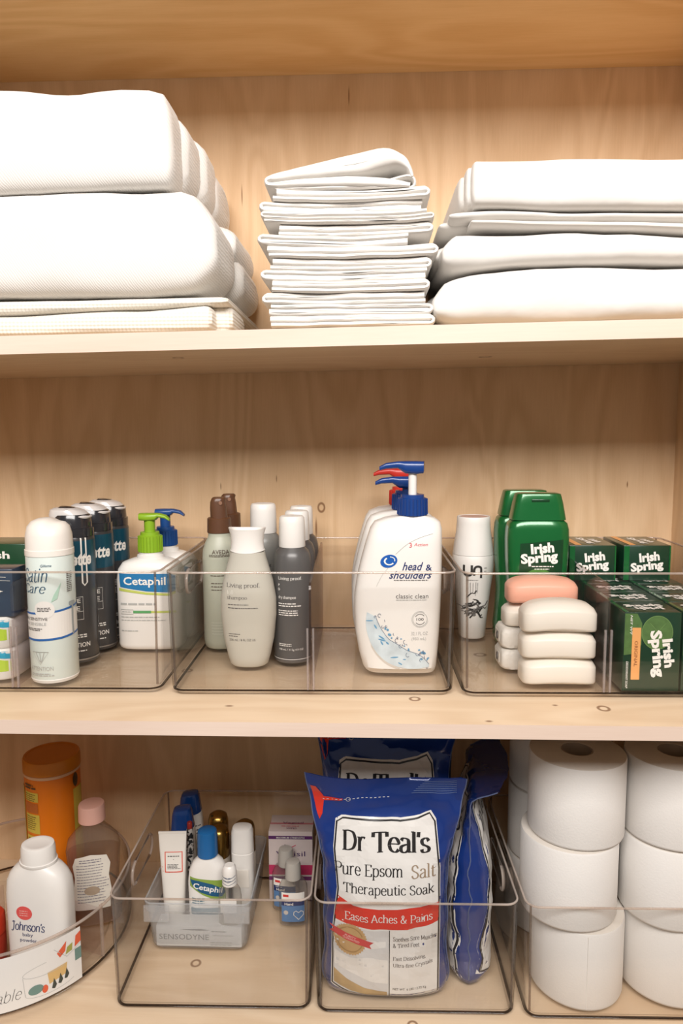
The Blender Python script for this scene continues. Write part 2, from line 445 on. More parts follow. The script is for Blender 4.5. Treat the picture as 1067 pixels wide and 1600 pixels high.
def decal(parent, name, m, S, bvh, ang=0, wrap=None, top=None, off=.0005, step=None, stepv=None, on=None):
    """project a flat shape on the body: straight (seen from angle ang), wrapped (radius wrap), or from above"""
    bm = bmesh.new()
    vs = [bm.verts.new((x, 0, y)) for x, y in S.v]
    for f in S.f:
        try: bm.faces.new([vs[i] for i in f])
        except ValueError: pass
    for axis, st in ((0, step), (2, stepv or (step and step * 2))):
        if not st: continue
        lo = min(p[axis // 2] for p in S.v); hi = max(p[axis // 2] for p in S.v)
        k = math.floor(lo / st) + 1
        no = (1, 0, 0) if axis == 0 else (0, 0, 1)
        while k * st < hi:
            c = [0, 0, 0]; c[axis] = k * st
            bmesh.ops.bisect_plane(bm, geom=bm.verts[:] + bm.edges[:] + bm.faces[:], plane_co=c, plane_no=no, dist=1e-7)
            k += 1
    bm.verts.index_update()
    g = G(); bad = set()
    for i, v in enumerate(bm.verts):
        u, w = v.co.x, v.co.z
        if top is not None:
            d = Vector((0, 0, -1)); c, s = math.cos(ang), math.sin(ang)
            o = Vector((u * c - w * s, u * s + w * c, 2))
        else:
            a = ang + (u / wrap if wrap else 0)
            d = Vector((-math.sin(a), math.cos(a), 0))
            o = Vector((0, 0, w)) - d + (Vector((0, 0, 0)) if wrap else Vector((math.cos(a), math.sin(a), 0)) * u)
        h = bvh.ray_cast(o, d)
        if h[0] is None: bad.add(i); g.v.append((0, 0, 0))
        else: g.v.append(tuple(h[0] - d * off))
    g.f = [tuple(v.index for v in f.verts) for f in bm.faces if not any(v.index in bad for v in f.verts)]
    bm.free()
    return g.obj(name, m, on or BODY.get(parent.name, parent), smooth=0)

# ------------------------------------------------------------------ setting: plywood closet
W = 1.245
XR = un(1051, 790, y=W).x
XL = -.80
ZC = un(533, 116, y=W).z          # underside of the upper shelf
ZM, ZB = 1.1086, .645             # tops of the middle and bottom shelves
TILT = .01445                     # the towel shelf sits a little out of level
def ztop(x): return 1.5857 + TILT * x
pw = lambda u, v: tuple(un(u, v, y=W))
def kn(u, v, r1, r2, solid): p = un(u, v, y=W); return (p.x, p.y, p.z, r1, r2, solid)
BIRCH_A, BIRCH_B = (.66, .445, .255), (.82, .595, .38)
wall_m = wood('birch_back_panel', BIRCH_A, BIRCH_B, 'z', [kn(502, 793, .0055, .0075, 0), kn(494, 825, .002, .02, 1),
     kn(545, 150, .0012, .016, 1), kn(980, 757, .0015, .006, 1), kn(432, 748, .001, .007, 1), kn(345, 760, .001, .007, 1), kn(378, 305, .0012, .018, 1)])
side_m = wood('birch_side_panel', BIRCH_A, BIRCH_B, 'z')
def ks(u, v, z, r1, r2, solid): p = un(u, v, z=z); return (p.x, p.y, p.z, r1, r2, solid)
SH_A, SH_B = (.70, .51, .335), (.82, .645, .46)
shelf_m = wood('birch_shelf', SH_A, SH_B, 'x', [ks(943, 1107, ZM, .0065, .0075, 0), ks(867, 1102, ZM, .004, .003, 1), ks(764, 1127, ZM, .005, .003, 1),
     ks(358, 1103, ZM, .006, .003, 1), ks(648, 1092, ZM, .006, .006, 0), ks(306, 1505, ZB, .0065, .0065, 0), ks(750, 1023, ZM, .008, .007, 0)], rough=.42)
ceil_m = wood('birch_upper_shelf_bounce', (.72, .43, .175), (.87, .58, .285), 'x')  # same plywood, with the warm bounced light put into its orange colour
edge_m = wood('birch_edge_band', (.70, .54, .44), (.79, .64, .54), 'x', fscale=.5)

def struct(name, g, m):
    o = g.obj(name, m, None, 0); o['kind'] = 'structure'; return o
struct('wall_back', G().box(XL - .02, W, 0, XR + .02, W + .02, 2.5), wall_m)
struct('wall_right', G().box(XR, .76, 0, XR + .02, W, 2.5), side_m)
struct('wall_left', G().box(XL - .02, .76, 0, XL, W, 2.5), side_m)
floor_m = mat('floor_carpet', (.30, .24, .19), .9, var=.1, scale=40, bump=.3, bscale=200)
struct('floor', G().box(-2.6, -2.6, -.03, 2.6, 1.4, 0), floor_m)

def shelf(label, y0, z, t, m, tilt=0):
    o = thing('plywood_shelf', label, 'shelf', (0, 0, z), group='closet shelves', rot=(0, -tilt, 0))
    G().box(XL + .001, y0 + .0012, -t, XR - .001, W - .0005, 0).obj('board', m, o, 0)
    G().box(XL + .001, y0, -t, XR - .001, y0 + .0011, 0).obj('edge_band', edge_m, o, 0)
    return o
shelf('uppermost plywood shelf, its underside closing the view above the towels', .80, ZC + .021, .021, ceil_m)
shelf('plywood shelf carrying the white blankets, pillowcases and sheets', .905, 1.5857, .0232, shelf_m, TILT)
shelf('middle plywood shelf under the bottles and soaps in bins', .806, ZM, .0172, shelf_m)
shelf('bottom plywood shelf under the turntable and toilet paper bin', .806, ZB, .02, shelf_m)

# ------------------------------------------------------------------ clear plastic bins
clear_m = clear('clear_plastic', (.996, .994, .991), (.30, .25, .21))
divider_m = clear('divider_plastic', (.96, .93, .935), (.40, .30, .31))
rim_m = clear('rim_plastic', (.80, .72, .66), (.5, .4, .34), haze=.28, hcol=(.9, .8, .72), rough=.1)
line_m = clear('refraction_line_tint', (.28, .22, .18), (.06, .05, .04), rough=.08)  # dark tint painting the refraction line along the base
corner_m = clear('corner_refraction_tint', (.62, .55, .50), (.25, .2, .17), haze=.06, hcol=(.9, .85, .8))  # tint for added tubes that imitate refraction lines at the corners
guide_m = clear('guide_plastic', (.8, .72, .70), (.3, .24, .24), haze=.2, hcol=(.8, .75, .73))
FL = .0085   # inside floor height of a bin

def make_bin(label, x0, x1, y0, y1, z, h, divider=None, handles=True, rot=.014):
    cx, cy = (x0 + x1) / 2, (y0 + y1) / 2
    o = thing('clear_bin', label, 'storage bin', (cx - rot * (y1 - y0) / 2 * .6, cy, z), rot, 'clear storage bins')
    hx, hy = (x1 - x0) / 2, (y1 - y0) / 2
    def rr(zz, i, r): return [(a, b, zz) for a, b in rrect(hx - i, hy - i, r, 6)]
    t = .0026
    G().rings([rr(.0003, .009, .012), rr(.0070, .008, .013), rr(.0076, .0035, .016), rr(.011, .0026, .017), rr(h, 0, .018),
               rr(h, t, .016), rr(.0125, .0026 + t, .0145), rr(FL, .008, .012)]).obj('body', clear_m, o, 30)
    loop = [(a, b, h - .0004) for a, b in rrect(hx - t / 2, hy - t / 2, .017, 6)]
    G().tube(loop, .0015, 8, True).obj('rim', rim_m, o)
    loop = [(a, b, .0074) for a, b in rrect(hx - .0052, hy - .0052, .015, 6)]
    G().tube(loop, .0021, 8, True, rz=.0011).obj('base_refraction_line', line_m, o)
    for sx in (-1, 1):
        for sy in (-1, 1):
            q = lambda i, r: (sx * (hx - i - r * .293), sy * (hy - i - r * .293))
            a, c = q(.0042, .016), q(.0016, .017)
            G().tube([(a[0], a[1], .0125), (c[0], c[1], h - .001)], .0016, 8).obj('corner_refraction_line', corner_m, o)
    if handles:
        for sx in (-1, 1):
            pts = []
            for a, b in rrect(.052, .017, .0165, 6): pts.append((sx * (hx - .003), a, h - .036 + b))
            G().tube(pts, .0024, 8, True).obj('handle_slot', rim_m, o)
    if divider is not None:
        dx = divider - cx; dh = h - .016
        P = [(-hy + .006, FL), (-hy + .006, dh - .008), (-hy + .0085, dh - .003), (-hy + .014, dh), (hy * .2, dh + .004), (hy - .016, dh + .010), (hy - .009, dh + .002), (hy - .009, FL)]
        g = G(); n = len(P)
        g.v = [(dx + s * .0014, a, b + .0002) for s in (-1, 1) for a, b in P]
        g.f = [tuple(range(n)), tuple(reversed(range(n, 2 * n)))] + [(i, (i + 1) % n, n + (i + 1) % n, n + i)[::-1] for i in range(n)]
        g.obj('divider', divider_m, o, 0)
        for s in (-1, 1):
            G().box(dx + s * .0038 - .0013, -hy + .0035, FL, dx + s * .0038 + .0013, -hy + .0075, h * .55, .0006).obj('divider_guide', guide_m, o)
    return o
HM = .166
make_bin('clear divided bin of shaving cans and pump lotions, leftmost on middle shelf', -.652, -.2735, .889, 1.203, ZM, HM, -.472)
make_bin('clear divided bin of grey hair bottles and big white pump bottles', -.2655, .1135, .889, 1.203, ZM, HM, -.0766)
make_bin('clear divided bin holding soap bars and dark green soap boxes', .119, .4975, .889, 1.205, ZM, HM, .3075)
HB = .171
make_bin('clear open bin with small toiletries and a pink wipes box', -.3625, -.0795, .897, 1.197, ZB, HB)
make_bin('clear open bin packed with blue salt bags', -.0765, .2055, .897, 1.197, ZB, HB)
make_bin('clear open bin loaded with toilet paper rolls', .2125, .5125, .896, 1.197, ZB, HB)

# ------------------------------------------------------------------ towels and linen
sheet_m = cloth('white_cotton', (.80, .77, .73), 'plain')
knit_m = cloth('white_knit', (.81, .785, .75), 'knit')
waffle_m = cloth('cream_waffle', (.84, .79, .71), 'waffle')

def slab(g, st, yf, yb, n=3.2, e0=.02, e1=.02, amp=.0025, seed=0, NR=40, nz=None):
    """soft folded block of cloth along x; st = (x, z0, z1); rounded ends e0, e1"""
    def interp(x):
        for a, b in zip(st, st[1:]):
            if x <= b[0]:
                t = (x - a[0]) / (b[0] - a[0]); t = t * t * (3 - 2 * t)
                return a[1] + (b[1] - a[1]) * t, a[2] + (b[2] - a[2]) * t
        return st[-1][1], st[-1][2]
    xa, xb = st[0][0], st[-1][0]; rs = []
    xs = []
    for k in range(7): a = pi / 2 * k / 6; xs.append((xa + e0 * (1 - math.sin(a)), max(.12, math.sin(a)) if e0 else 1))
    xs = [(xa + e0 - e0 * math.cos(pi / 2 * k / 6), .35 + .65 * math.sin(pi / 2 * k / 6)) for k in range(7)]
    m = max(4, int((xb - xa) / .018))
    xs += [(xa + e0 + (xb - e1 - xa - e0) * k / m, 1) for k in range(1, m)]
    xs += [(xb - e1 + e1 * math.sin(pi / 2 * k / 6), .35 + .65 * math.cos(pi / 2 * k / 6)) for k in range(7)]
    for x, s in xs:
        z0, z1 = interp(x); zc, hz = (z0 + z1) / 2, (z1 - z0) / 2 * s
        hy = (yb - yf) / 2 - (1 - s) * (z1 - z0) * .25; yc = (yf + yb) / 2
        r = []
        for j in range(NR):
            t = 2 * pi * j / NR; c, q = math.cos(t), math.sin(t)
            p = Vector((x, yc + hy * math.copysign(abs(c) ** (2 / (n * 2.2)), c), zc + hz * math.copysign(abs(q) ** (2 / n), q)))
            d = noise.noise_vector(p * 14 + Vector((seed * 7.3, 0, 0))) * amp + noise.noise_vector(p * 40 + Vector((seed, 3, 0))) * amp * .25
            if q < -.8: d.z = max(d.z, 0)
            r.append(p + d)
        rs.append(r)
    g.rings(rs)
    return g

YF = .925
def Z(v, u=300, y=YF): return un(u, v, y=y).z
def XX(u, v=400, y=YF): return un(u, v, y=y).x
YBK = W - .012
zl = lambda x: ztop(x) + .0006
# bottom waffle blanket
o = thing('folded_blanket', 'cream waffle-textured blanket, lowest of the left stack', 'blanket', (-.5, 1.08, ztop(-.5)))
def lo(g): return g.move(lambda p: p - Vector((-.5, 1.08, ztop(-.5))))
g = G(); slab(g, [(XL + .006, zl(XL), Z(490)), (-.5, zl(-.5), Z(487)), (-.3, zl(-.3), Z(480)), (XX(328), zl(-.21), Z(472))], YF, YBK - .05, 4, .02, .012, .0012, 1)
lo(g).obj('lower_fold', waffle_m, o)
g = G(); slab(g, [(XL + .006, Z(489) + .0005, Z(461)), (-.5, Z(486), Z(461)), (-.3, Z(479), Z(460)), (XX(352), Z(474), Z(459))], YF + .012, YBK - .03, 4, .02, .014, .0012, 2)
lo(g).obj('upper_fold', waffle_m, o)
g = G(); slab(g, [(-.26, zl(-.2), 1.622), (-.2, zl(-.2), 1.626), (XX(368, 480, .98), zl(-.18), 1.630)], YF + .03, YF + .13, 2.6, .02, .022, .0012, 3)
lo(g).obj('side_fold', waffle_m, o)
# middle blanket
zc_ = (Z(462), Z(292))
o = thing('folded_blanket', 'thick white knitted blanket in the middle of the left stack', 'blanket', (-.5, 1.08, zc_[0]))
def lo(g): return g.move(lambda p: p - Vector((-.5, 1.08, zc_[0])))
g = G(); slab(g, [(XL + .006, Z(455), Z(300)), (-.6, Z(455), Z(299)), (-.45, Z(459), Z(294)), (-.3, Z(460), Z(291)), (-.24, Z(455), Z(292)), (XX(338), Z(440), Z(322))], YF - .008, 1.063, 3.1, .02, .03, .003, 5)
lo(g).obj('front_fold', knit_m, o)
g = G(); slab(g, [(XL + .01, 1.640, 1.715), (-.25, 1.640, 1.72), (XX(391, 450, 1.13), 1.640, 1.718)], 1.06, YBK, 2.2, .02, .04, .003, 4)
slab(g, [(XL + .01, 1.69, 1.764), (-.25, 1.69, 1.764), (XX(376, 360, 1.1), 1.69, 1.764)], 1.05, YBK - .01, 2.3, .02, .05, .003, 6)
lo(g).obj('side_fold', knit_m, o)
# top blanket
o = thing('folded_blanket', 'bulky white knitted blanket on top of the left stack', 'blanket', (-.5, 1.08, Z(292)))
def lo(g): return g.move(lambda p: p - Vector((-.5, 1.08, Z(292))))
g = G(); slab(g, [(XL + .006, Z(297), Z(134)), (-.62, Z(297), Z(128)), (-.47, Z(296), Z(131)), (-.38, Z(293), Z(140)), (-.30, Z(290), Z(137)), (-.262, Z(289), Z(138)), (XX(277), Z(288), Z(160))], YF - .012, YF + .07, 3.0, .02, .012, .003, 7)
lo(g).obj('front_fold', knit_m, o)
g = G()
for k, (ur, y0, y1, v0, v1, z0) in enumerate([(306, .955, 1.05, 170, 190, 305), (330, 1.02, 1.12, 195, 235, 312), (347, 1.08, 1.19, 225, 300, 322), (350, 1.12, YBK, 235, 300, 310)]):
    slab(g, [(-.7, Z(290), Z(160, y=y0)), (-.35, Z(290), Z(165 + 8 * k, y=y0)), (XX(ur, 250, (y0 + y1) / 2), Z(292) - .002, Z((v0 + v1) / 2, y=y0 + .03))], y0, y1, 2.4, .02, .045, .0035, 8 + k)
lo(g).obj('side_fold', knit_m, o)

# right stack of sheets
def sheet(label, zbase, parts):
    o = thing('folded_sheet', label, 'bed sheet', (.3, 1.07, zbase))
    for nm, a in parts:
        g = G()
        for st, kw in a: slab(g, st, **kw)
        g.move(lambda p: p - Vector((.3, 1.07, zbase))).obj(nm, sheet_m, o)
    return o
XE = XR - .004
Zr = lambda v, u=900, y=YF: un(u, v, y=y).z
zr = lambda x: ztop(x) + .0006
sheet('thick white folded sheet, lowest of the right stack', ztop(.3), [
    ('front_fold', [([(XX(678, 450), zr(.09), Zr(450, 700)), (XX(700, 450), zr(.1), Zr(432, 720)), (XX(750), zr(.14), Zr(421, 780)), (.25, zr(.25), Zr(414)), (XE, zr(XE), Zr(417, 1060))], dict(yf=YF - .012, yb=YBK, n=3.6, e0=.03, e1=.012, amp=.004, seed=20))]),
    ('side_fold', [([(XX(667, 470, .97), zr(.08), Zr(435, 700)), (.12, zr(.12), Zr(430, 700)), (.2, zr(.2), Zr(432))], dict(yf=.99, yb=YBK - .02, n=2.2, e0=.04, e1=.02, amp=.004, seed=21))])])
z2 = Zr(413)
sheet('white folded sheet with smooth front, second from bottom of right stack', z2, [
    ('front_fold', [([(XX(690, 400), Zr(422, 700), Zr(372, 700)), (XX(720, 400), Zr(420, 720), Zr(360, 730)), (.2, z2 + .001, Zr(358, 850)), (XE, z2 + .001, Zr(368, 1060))], dict(yf=YF - .004, yb=YBK, n=3.8, e0=.02, e1=.012, amp=.003, seed=22))]),
    ('side_fold', [([(XX(676, 380, 1.0), Zr(412, 700), Zr(360, 700)), (.12, Zr(412, 700), Zr(359, 700)), (.2, Zr(412), Zr(359))], dict(yf=.965, yb=YBK - .02, n=2.2, e0=.035, e1=.02, amp=.004, seed=23))])])
z3 = Zr(357)
sheet('thin white sheet folded flat under the topmost right sheet', z3, [
    ('front_fold', [([(XX(735, 340), Zr(352, 740), Zr(341, 740)), (.25, Zr(357), Zr(343)), (XE, Zr(368, 1060), Zr(351, 1060))], dict(yf=YF - .004, yb=YBK, n=3, e0=.006, e1=.006, amp=.0012, seed=24))]),
    ('upper_fold', [([(XX(704, 335), Zr(345, 740) + .001, Zr(323, 740)), (XX(760, 335), Zr(341, 740), Zr(322, 760)), (.25, Zr(342), Zr(326)), (XE, Zr(350, 1060), Zr(329, 1060))], dict(yf=YF + .004, yb=YBK, n=2.6, e0=.012, e1=.006, amp=.0015, seed=25))]),
    ('side_fold', [([(XX(684, 345, .99), Zr(355, 740), Zr(326, 740)), (.13, Zr(355, 740), Zr(326, 740)), (.2, Zr(355), Zr(328))], dict(yf=.955, yb=YBK - .03, n=2.2, e0=.02, e1=.02, amp=.002, seed=26))])])
z4 = Zr(324)
sheet('crisp white folded sheet on top of the right stack', z4, [
    ('front_fold', [([(XX(736, 290), Zr(322, 740), Zr(251, 740)), (.25, Zr(325), Zr(248)), (XE, Zr(329, 1060), Zr(249, 1060))], dict(yf=YF - .008, yb=YF + .12, n=5, e0=.006, e1=.006, amp=.0015, seed=27))]),
    ('inner_fold', [([(XX(728, 290), Zr(321, 740), Zr(254, 740)), (.25, Zr(324), Zr(252)), (XE, Zr(328, 1060), Zr(254, 1060))], dict(yf=YF + .004, yb=YF + .2, n=5, e0=.005, e1=.006, amp=.001, seed=28)),
                    ([(XX(713, 290, .97), Zr(321, 740), Zr(268, 740, .95)), (.25, Zr(324), Zr(262, y=.95)), (XE, Zr(328, 1060), Zr(262, 1060, .95))], dict(yf=YF + .02, yb=YBK - .01, n=4, e0=.006, e1=.006, amp=.0015, seed=29))])])

# middle stack of pillowcases: each one a strip of cloth folded back and forth
def ribbon(g, path, t, yf, yb, seed, wob=.0012):
    P = []
    if not isinstance(t, list): t = [t] * len(path)
    th = []
    for q, tq in zip(path, t):
        if P and (Vector(q) - P[-1]).length < 1e-6: continue
        P.append(Vector(q)); th.append(tq)
    n = len(P); A = []; B = []
    for i, p in enumerate(P):
        d = (P[min(i + 1, n - 1)] - P[max(i - 1, 0)]).normalized(); nr = Vector((-d.y, d.x))
        A.append((p, nr * th[i]))
    rs = []
    for y, s, pull in ((yf + .0003, .2, 0), (yf, .42, 0), (yf + .0012, .72, 0), (yf + .0028, .9, 0), (yf + .006, 1, 0), ((yf + yb) / 2, 1, 0), (yb, 1, 0)):
        r = []
        for sd in (1, -1):
            for p, nr in (A if sd == 1 else A[::-1]):
                q = p + nr * (sd / 2 * s)
                yy = y + noise.noise(Vector((q.x * 22, q.y * 60, seed))) * .004
                r.append((q.x, yy, q.y + noise.noise(Vector((q.x * 30, y * 6, seed * 3.1))) * wob))
        rs.append(r)
    g.rings(rs)
    return g
def sagz(x, k): # gentle sag of the pile towards its middle
    return -.0035 * k * math.cos((x + .025) / .11 * pi / 2) + .003 * k
pile = [  # left px, right px, loop side, passes
    (424, 677, 'R', 2), (417, 672, 'R', 2), (412, 667, 'L', 2), (426, 666, 'R', 2), (412, 669, 'L', 2), (421, 671, 'R', 2), (419, 684, 'R', 2), (406, 632, 'L', 2),
    (440, 674, 'R', 2), (410, 676, 'L', 3), (408, 661, 'L', 2), (427, 667, 'R', 2)]
NAMES = ['lowest in the middle pile', 'second from the bottom of the middle pile', 'third from the bottom of the middle pile', 'fourth from the bottom of the middle pile',
         'fifth from the bottom of the middle pile', 'sixth from the bottom of the middle pile', 'with its fold sticking out furthest right in the middle pile',
         'with short right end in the middle pile', 'fifth from the top of the middle pile', 'fourth from the top of the middle pile', 'third from the top of the middle pile',
         'just below the tented top one']
zlow = ztop(.09) + .0016; zhigh = un(540, 297, y=YF).z
ph = (zhigh - zlow) / len(pile)
YM = YF - .004
for i, (ul, ur, side, npass) in enumerate(pile):
    z0 = zlow + i * ph; v = 510 - i * 18
    xl, xr = XX(415 + (ul - 415) * .7, v), XX(670 + (ur - 670) * .75, v)
    kk = 0 if i == 0 else min(1, i / 4)
    o = thing('pillowcase', 'white folded pillowcase ' + NAMES[i], 'pillowcase', ((xl + xr) / 2, 1.05, z0), group='pillowcases in the middle pile')
    path = []; wt = {2: (.6, .4), 3: (.38, .3, .32)}[npass]
    if i % 3 == 1: wt = wt[::-1]
    ts = [ph * q * 1.0 for q in wt]; tt = []
    first = 'L' if side[0] == 'L' else 'R'
    rnd = random.Random(i * 5 + 1)
    ins = [rnd.uniform(.001, .008) for _ in range(8)]
    d = -1 if first == 'L' else 1     # direction of the top pass
    for k in range(npass):
        sp = ph * wt[k]; zz = z0 + ph - ph * (sum(wt[:k]) + wt[k] / 2); nx = ph * (wt[k] + wt[min(k + 1, npass - 1)]) / 2
        a = (xr - ins[k]) if d < 0 else (xl + ins[k])
        b = (xl + sp * .5) if d < 0 else (xr - sp * .5)
        if k > 0: a = path_end
        m = 22
        for j in range(m + 1):
            x = a + (b - a) * j / m
            path.append((x, zz + sagz(x, kk))); tt.append(ts[k])
        if k < npass - 1:
            ex = (-1 if d < 0 else 1) * nx * .75
            for q in (35, 70, 110, 145):
                path.append((b + ex * math.sin(math.radians(q)), zz - nx * (1 - math.cos(math.radians(q))) / 2 + sagz(b, kk))); tt.append((ts[k] + (ts[k + 1] - ts[k]) * q / 180) * .8)
        path_end = b; d = -d
    g = G(); ribbon(g, path, tt, YM + rnd.uniform(-.006, .004), YBK - .06, i)
    g.move(lambda p: p - Vector(((xl + xr) / 2, 1.05, z0))).obj('cloth', sheet_m, o, 60)
# the tented pillowcase on top
z0 = zhigh + .0006
o = thing('pillowcase', 'white pillowcase with tented top fold crowning the middle pile', 'pillowcase', (-.02, 1.05, z0), group='pillowcases in the middle pile')
pp = lambda u, v: (XX(u, v), un(u, v, y=YF).z)
path = _cr([pp(644, 278), pp(637, 262), pp(622, 250), pp(600, 247), pp(560, 256), pp(500, 267), pp(440, 278), pp(421, 282), pp(417, 287), pp(426, 291), pp(480, 287), pp(560, 285), pp(610, 287), pp(640, 292)], 4)
tk = []
for q in (.004, .009, .018, .026, .022, .015, .0085, .006, .005, .0065, .011, .0125, .0085, .005)[:-1]: tk += [q] * 4
tk.append(.005); tk = [sum(tk[max(0, j - 3):j + 4]) / len(tk[max(0, j - 3):j + 4]) for j in range(len(tk))]
g = G(); ribbon(g, path, tk, YM - .004, YBK - .08, 77, .001)
path = _cr([pp(600, 284), pp(635, 276), pp(647, 282), pp(642, 293), pp(600, 293), pp(520, 294), pp(430, 295)], 4)
ribbon(g, path, .004, YM, YBK - .08, 78, .001)
g.move(lambda p: Vector((p.x + .02, p.y - 1.05, max(p.z, z0 + .0002) - z0))).obj('cloth', sheet_m, o, 60)

# ------------------------------------------------------------------ toiletries on the middle shelf
ZI = ZM + FL + .0004
white_p = mat('white_plastic', (.80, .77, .73), .35, var=.02)
cream_p = mat('cream_plastic', (.78, .73, .66), .4, var=.02)
black_ink = mat('black_ink', (.025, .022, .02), .5)
grey_ink = mat('grey_ink', (.12, .11, .105), .5)
pale_ink = mat('pale_grey_ink', (.42, .42, .40), .5)
white_ink = mat('white_ink', (.86, .83, .78), .5)
navy_ink = mat('navy_ink', (.02, .035, .13), .45)
red_ink = mat('red_ink', (.62, .035, .03), .45)
teal_ink = mat('teal_ink', (.012, .12, .2), .4)
blue_ink = mat('blue_ink', (.02, .12, .38), .4)

def pump(parent, m, z, rc, hc, stem, head_l, head_t, ang=0, cx=0, cy=0, stem_m=None, stem_r=.006, drop=.006):
    """lotion pump: ribbed collar, stem, head with spout pointing along -x turned by ang"""
    g = G().loft([(z, rc), (z + hc * .82, rc * .97), (z + hc * .86, rc * .8), (z + hc, rc * .78)], 40)
    for k in range(24):
        a = 2 * pi * k / 24
        x, y = math.cos(a) * rc, math.sin(a) * rc
        g.tube([(x, y, z + .001), (x * .975, y * .975, z + hc * .8)], rc * .055, 4)
    g.move(lambda p: p + Vector((cx, cy, 0))).obj('pump_collar', m, parent)
    G().loft([(z + hc, stem_r), (z + hc + stem, stem_r)], 18).move(lambda p: p + Vector((cx, cy, 0))).obj('pump_stem', stem_m or m, parent)
    zt = z + hc + stem
    g = G()
    rs = []
    for x, w, zb, zh in ((.016, .004, .003, head_t), (.0145, .0105, .0, head_t * 1.0), (.004, .0125, -.001, head_t * 1.02), (-.010, .011, 0, head_t * 1.02), (-head_l * .45, .0085, head_t * .42, head_t),
                         (-head_l * .8, .0065, head_t * .45 - drop * .4, head_t * .92 - drop * .3), (-head_l, .005, head_t * .42 - drop, head_t * .75 - drop)):
        zc, hz = (zb + zh) / 2, (zh - zb) / 2
        rs.append([(x, w * math.copysign(abs(math.cos(t)) ** .6, math.cos(t)), zt + zc + hz * math.copysign(abs(math.sin(t)) ** .6, math.sin(t))) for t in [2 * pi * j / 20 for j in range(20)]])
    g.rings(rs)
    g.move(lambda p: Matrix.Rotation(ang, 3, 'Z') @ p + Vector((cx, cy, 0))).obj('pump_head', m, parent)

# ---- shaving gel can, pale (front of left bin)
o = thing('shaving_gel_can', 'white and pale mint shaving gel can with rounded white cap', 'aerosol can', (-.4365, .938, ZI))
R = .0312
mint = mat('pale_mint_print', (.66, .73, .69), .35, var=.05, scale=8)
b = G().loft([(0, R * .95), (.003, R), (.172, R), (.1745, R * .97)], 48); b.obj('can', mint, o); bv = b.bvh()
G().loft([(-.0001, R * .96), (.004, R * 1.012), (.006, R * .99)], 48, cap0=False, cap1=False).obj('base_ring', white_p, o)
cap_m = mat('milky_cap', (.82, .77, .71), .3, var=.02)
g = G().loft([(.1735, R * 1.02), (.181, R * 1.02), (.1815, R * .985), (.20, R * .97), (.212, R * .88, None, 2, 0, 0), (.219, R * .7), (.2225, R * .42), (.2235, R * .1)], 48)
g.move(lambda p: p + Vector((0, 0, (-.004 * math.exp(-((p.x - .013) / .009) ** 2)) if p.z > .205 else 0))).obj('cap', cap_m, o)
lbl = mat('white_label', (.80, .77, .73), .4, var=.02)
decal(o, 'label_band', lbl, rect(-.06, .062, .052, .099), bv, .1, R, step=.004)
decal(o, 'stripe', blue_ink, line([(-.06, .0955), (-.01, .097), (.02, .0995), (.052, .104)], .0028) + line([(-.06, .061), (-.01, .0605), (.02, .062), (.052, .066)], .003), bv, .1, R, off=.0007, step=.004)
decal(o, 'brand_lettering', mat('slate_ink', (.02, .085, .16), .45), SK('Satin', -.013, .149, w=.037, h=.019, pen=.75, thin=.3, serif=False, shear=.25) + SK('Care', -.015, .131, w=.035, h=.013, pen=.75, thin=.3, serif=False, shear=.25)
      + T('Gillette', .004, .162, w=.014, shear=.2), bv, .12, R, off=.0008, step=.004)
decal(o, 'badge', lbl, ell(.001, .102, .0135, .012), bv, .06, R, off=.0009, step=.004)
decal(o, 'small_print', grey_ink, greek(-.008, .01, .104, .0012, 3, seed=3) + T('ULTRA SENSITIVE', -.018, .0895, w=.046, h=.0042, bold=.01) + greek(-.04, .0, .0755, .0012, 2, seed=4) + greek(.032, .042, .15, .0012, 11, .0026, 9), bv, .05, R, off=.001, step=.004)
decal(o, 'pale_print', pale_ink, T('ULTRA SENSIBLE', -.018, .0825, w=.046, h=.004, bold=.01) + T('ATTENTION', -.006, .021, w=.034, h=.006) + greek(-.022, .012, .013, .0014, 2, seed=5)
      + line([(-.018, .044), (.006, .044), (-.006, .027)], .0008, closed=True) + line([(-.012, .043), (-.006, .030)], .001) + line([(-.006, .043), (-.005, .030)], .001) + line([(.0, .043), (-.004, .030)], .001), bv, .0, R, off=.0009, step=.004)
decal(o, 'razor_picture', mat('steel_print', (.33, .36, .36), .4), rect(.034, .104, .046, .110, .002) + line([(.0405, .104), (.040, .085), (.0405, .064)], .0035), bv, .05, R, off=.0009, step=.004)
decal(o, 'leaf_swoosh', mat('mint_ink', (.42, .62, .50), .45), poly([(.010, .112), (.018, .116), (.024, .138), (.014, .122)]), bv, .06, R, off=.0007, step=.004)

# ---- dark shaving gel cans, a row of three
can_dark = mat('gunmetal_can', (.062, .062, .066), .28, .35, var=.03)
can_teal = mat('teal_band', (.006, .062, .10), .3, .1, var=.05)
cap_blk = mat('smoky_black_cap', (.022, .022, .026), .18, coat=.4)
R = .0305
o = thing('shaving_gel_can', 'dark shaving gel can with white flip cap, nearest of three in the row', 'aerosol can', (-.4385, 1.02, ZI), group='dark shaving gel cans')
b = G().loft([(0, R * .94), (.003, R), (.184, R), (.188, R * .95)], 48); b.obj('can', can_dark, o); bv = b.bvh()
decal(o, 'teal_band', can_teal, rect(-.09, .130, .09, .182), bv, 0, R, step=.004)
decal(o, 'silver_ring', mat('silver_ring', (.45, .45, .45), .3, .9), rect(-.09, .0045, .09, .0065), bv, 0, R, off=.0008, step=.004)
g = G().loft([(.187, R * 1.0), (.199, R * 1.0), (.2, R * .93), (.213, R * .9, R * .9), (.219, R * .82, R * .82), (.2205, R * .5)], 48); g.obj('cap', cap_blk, o)
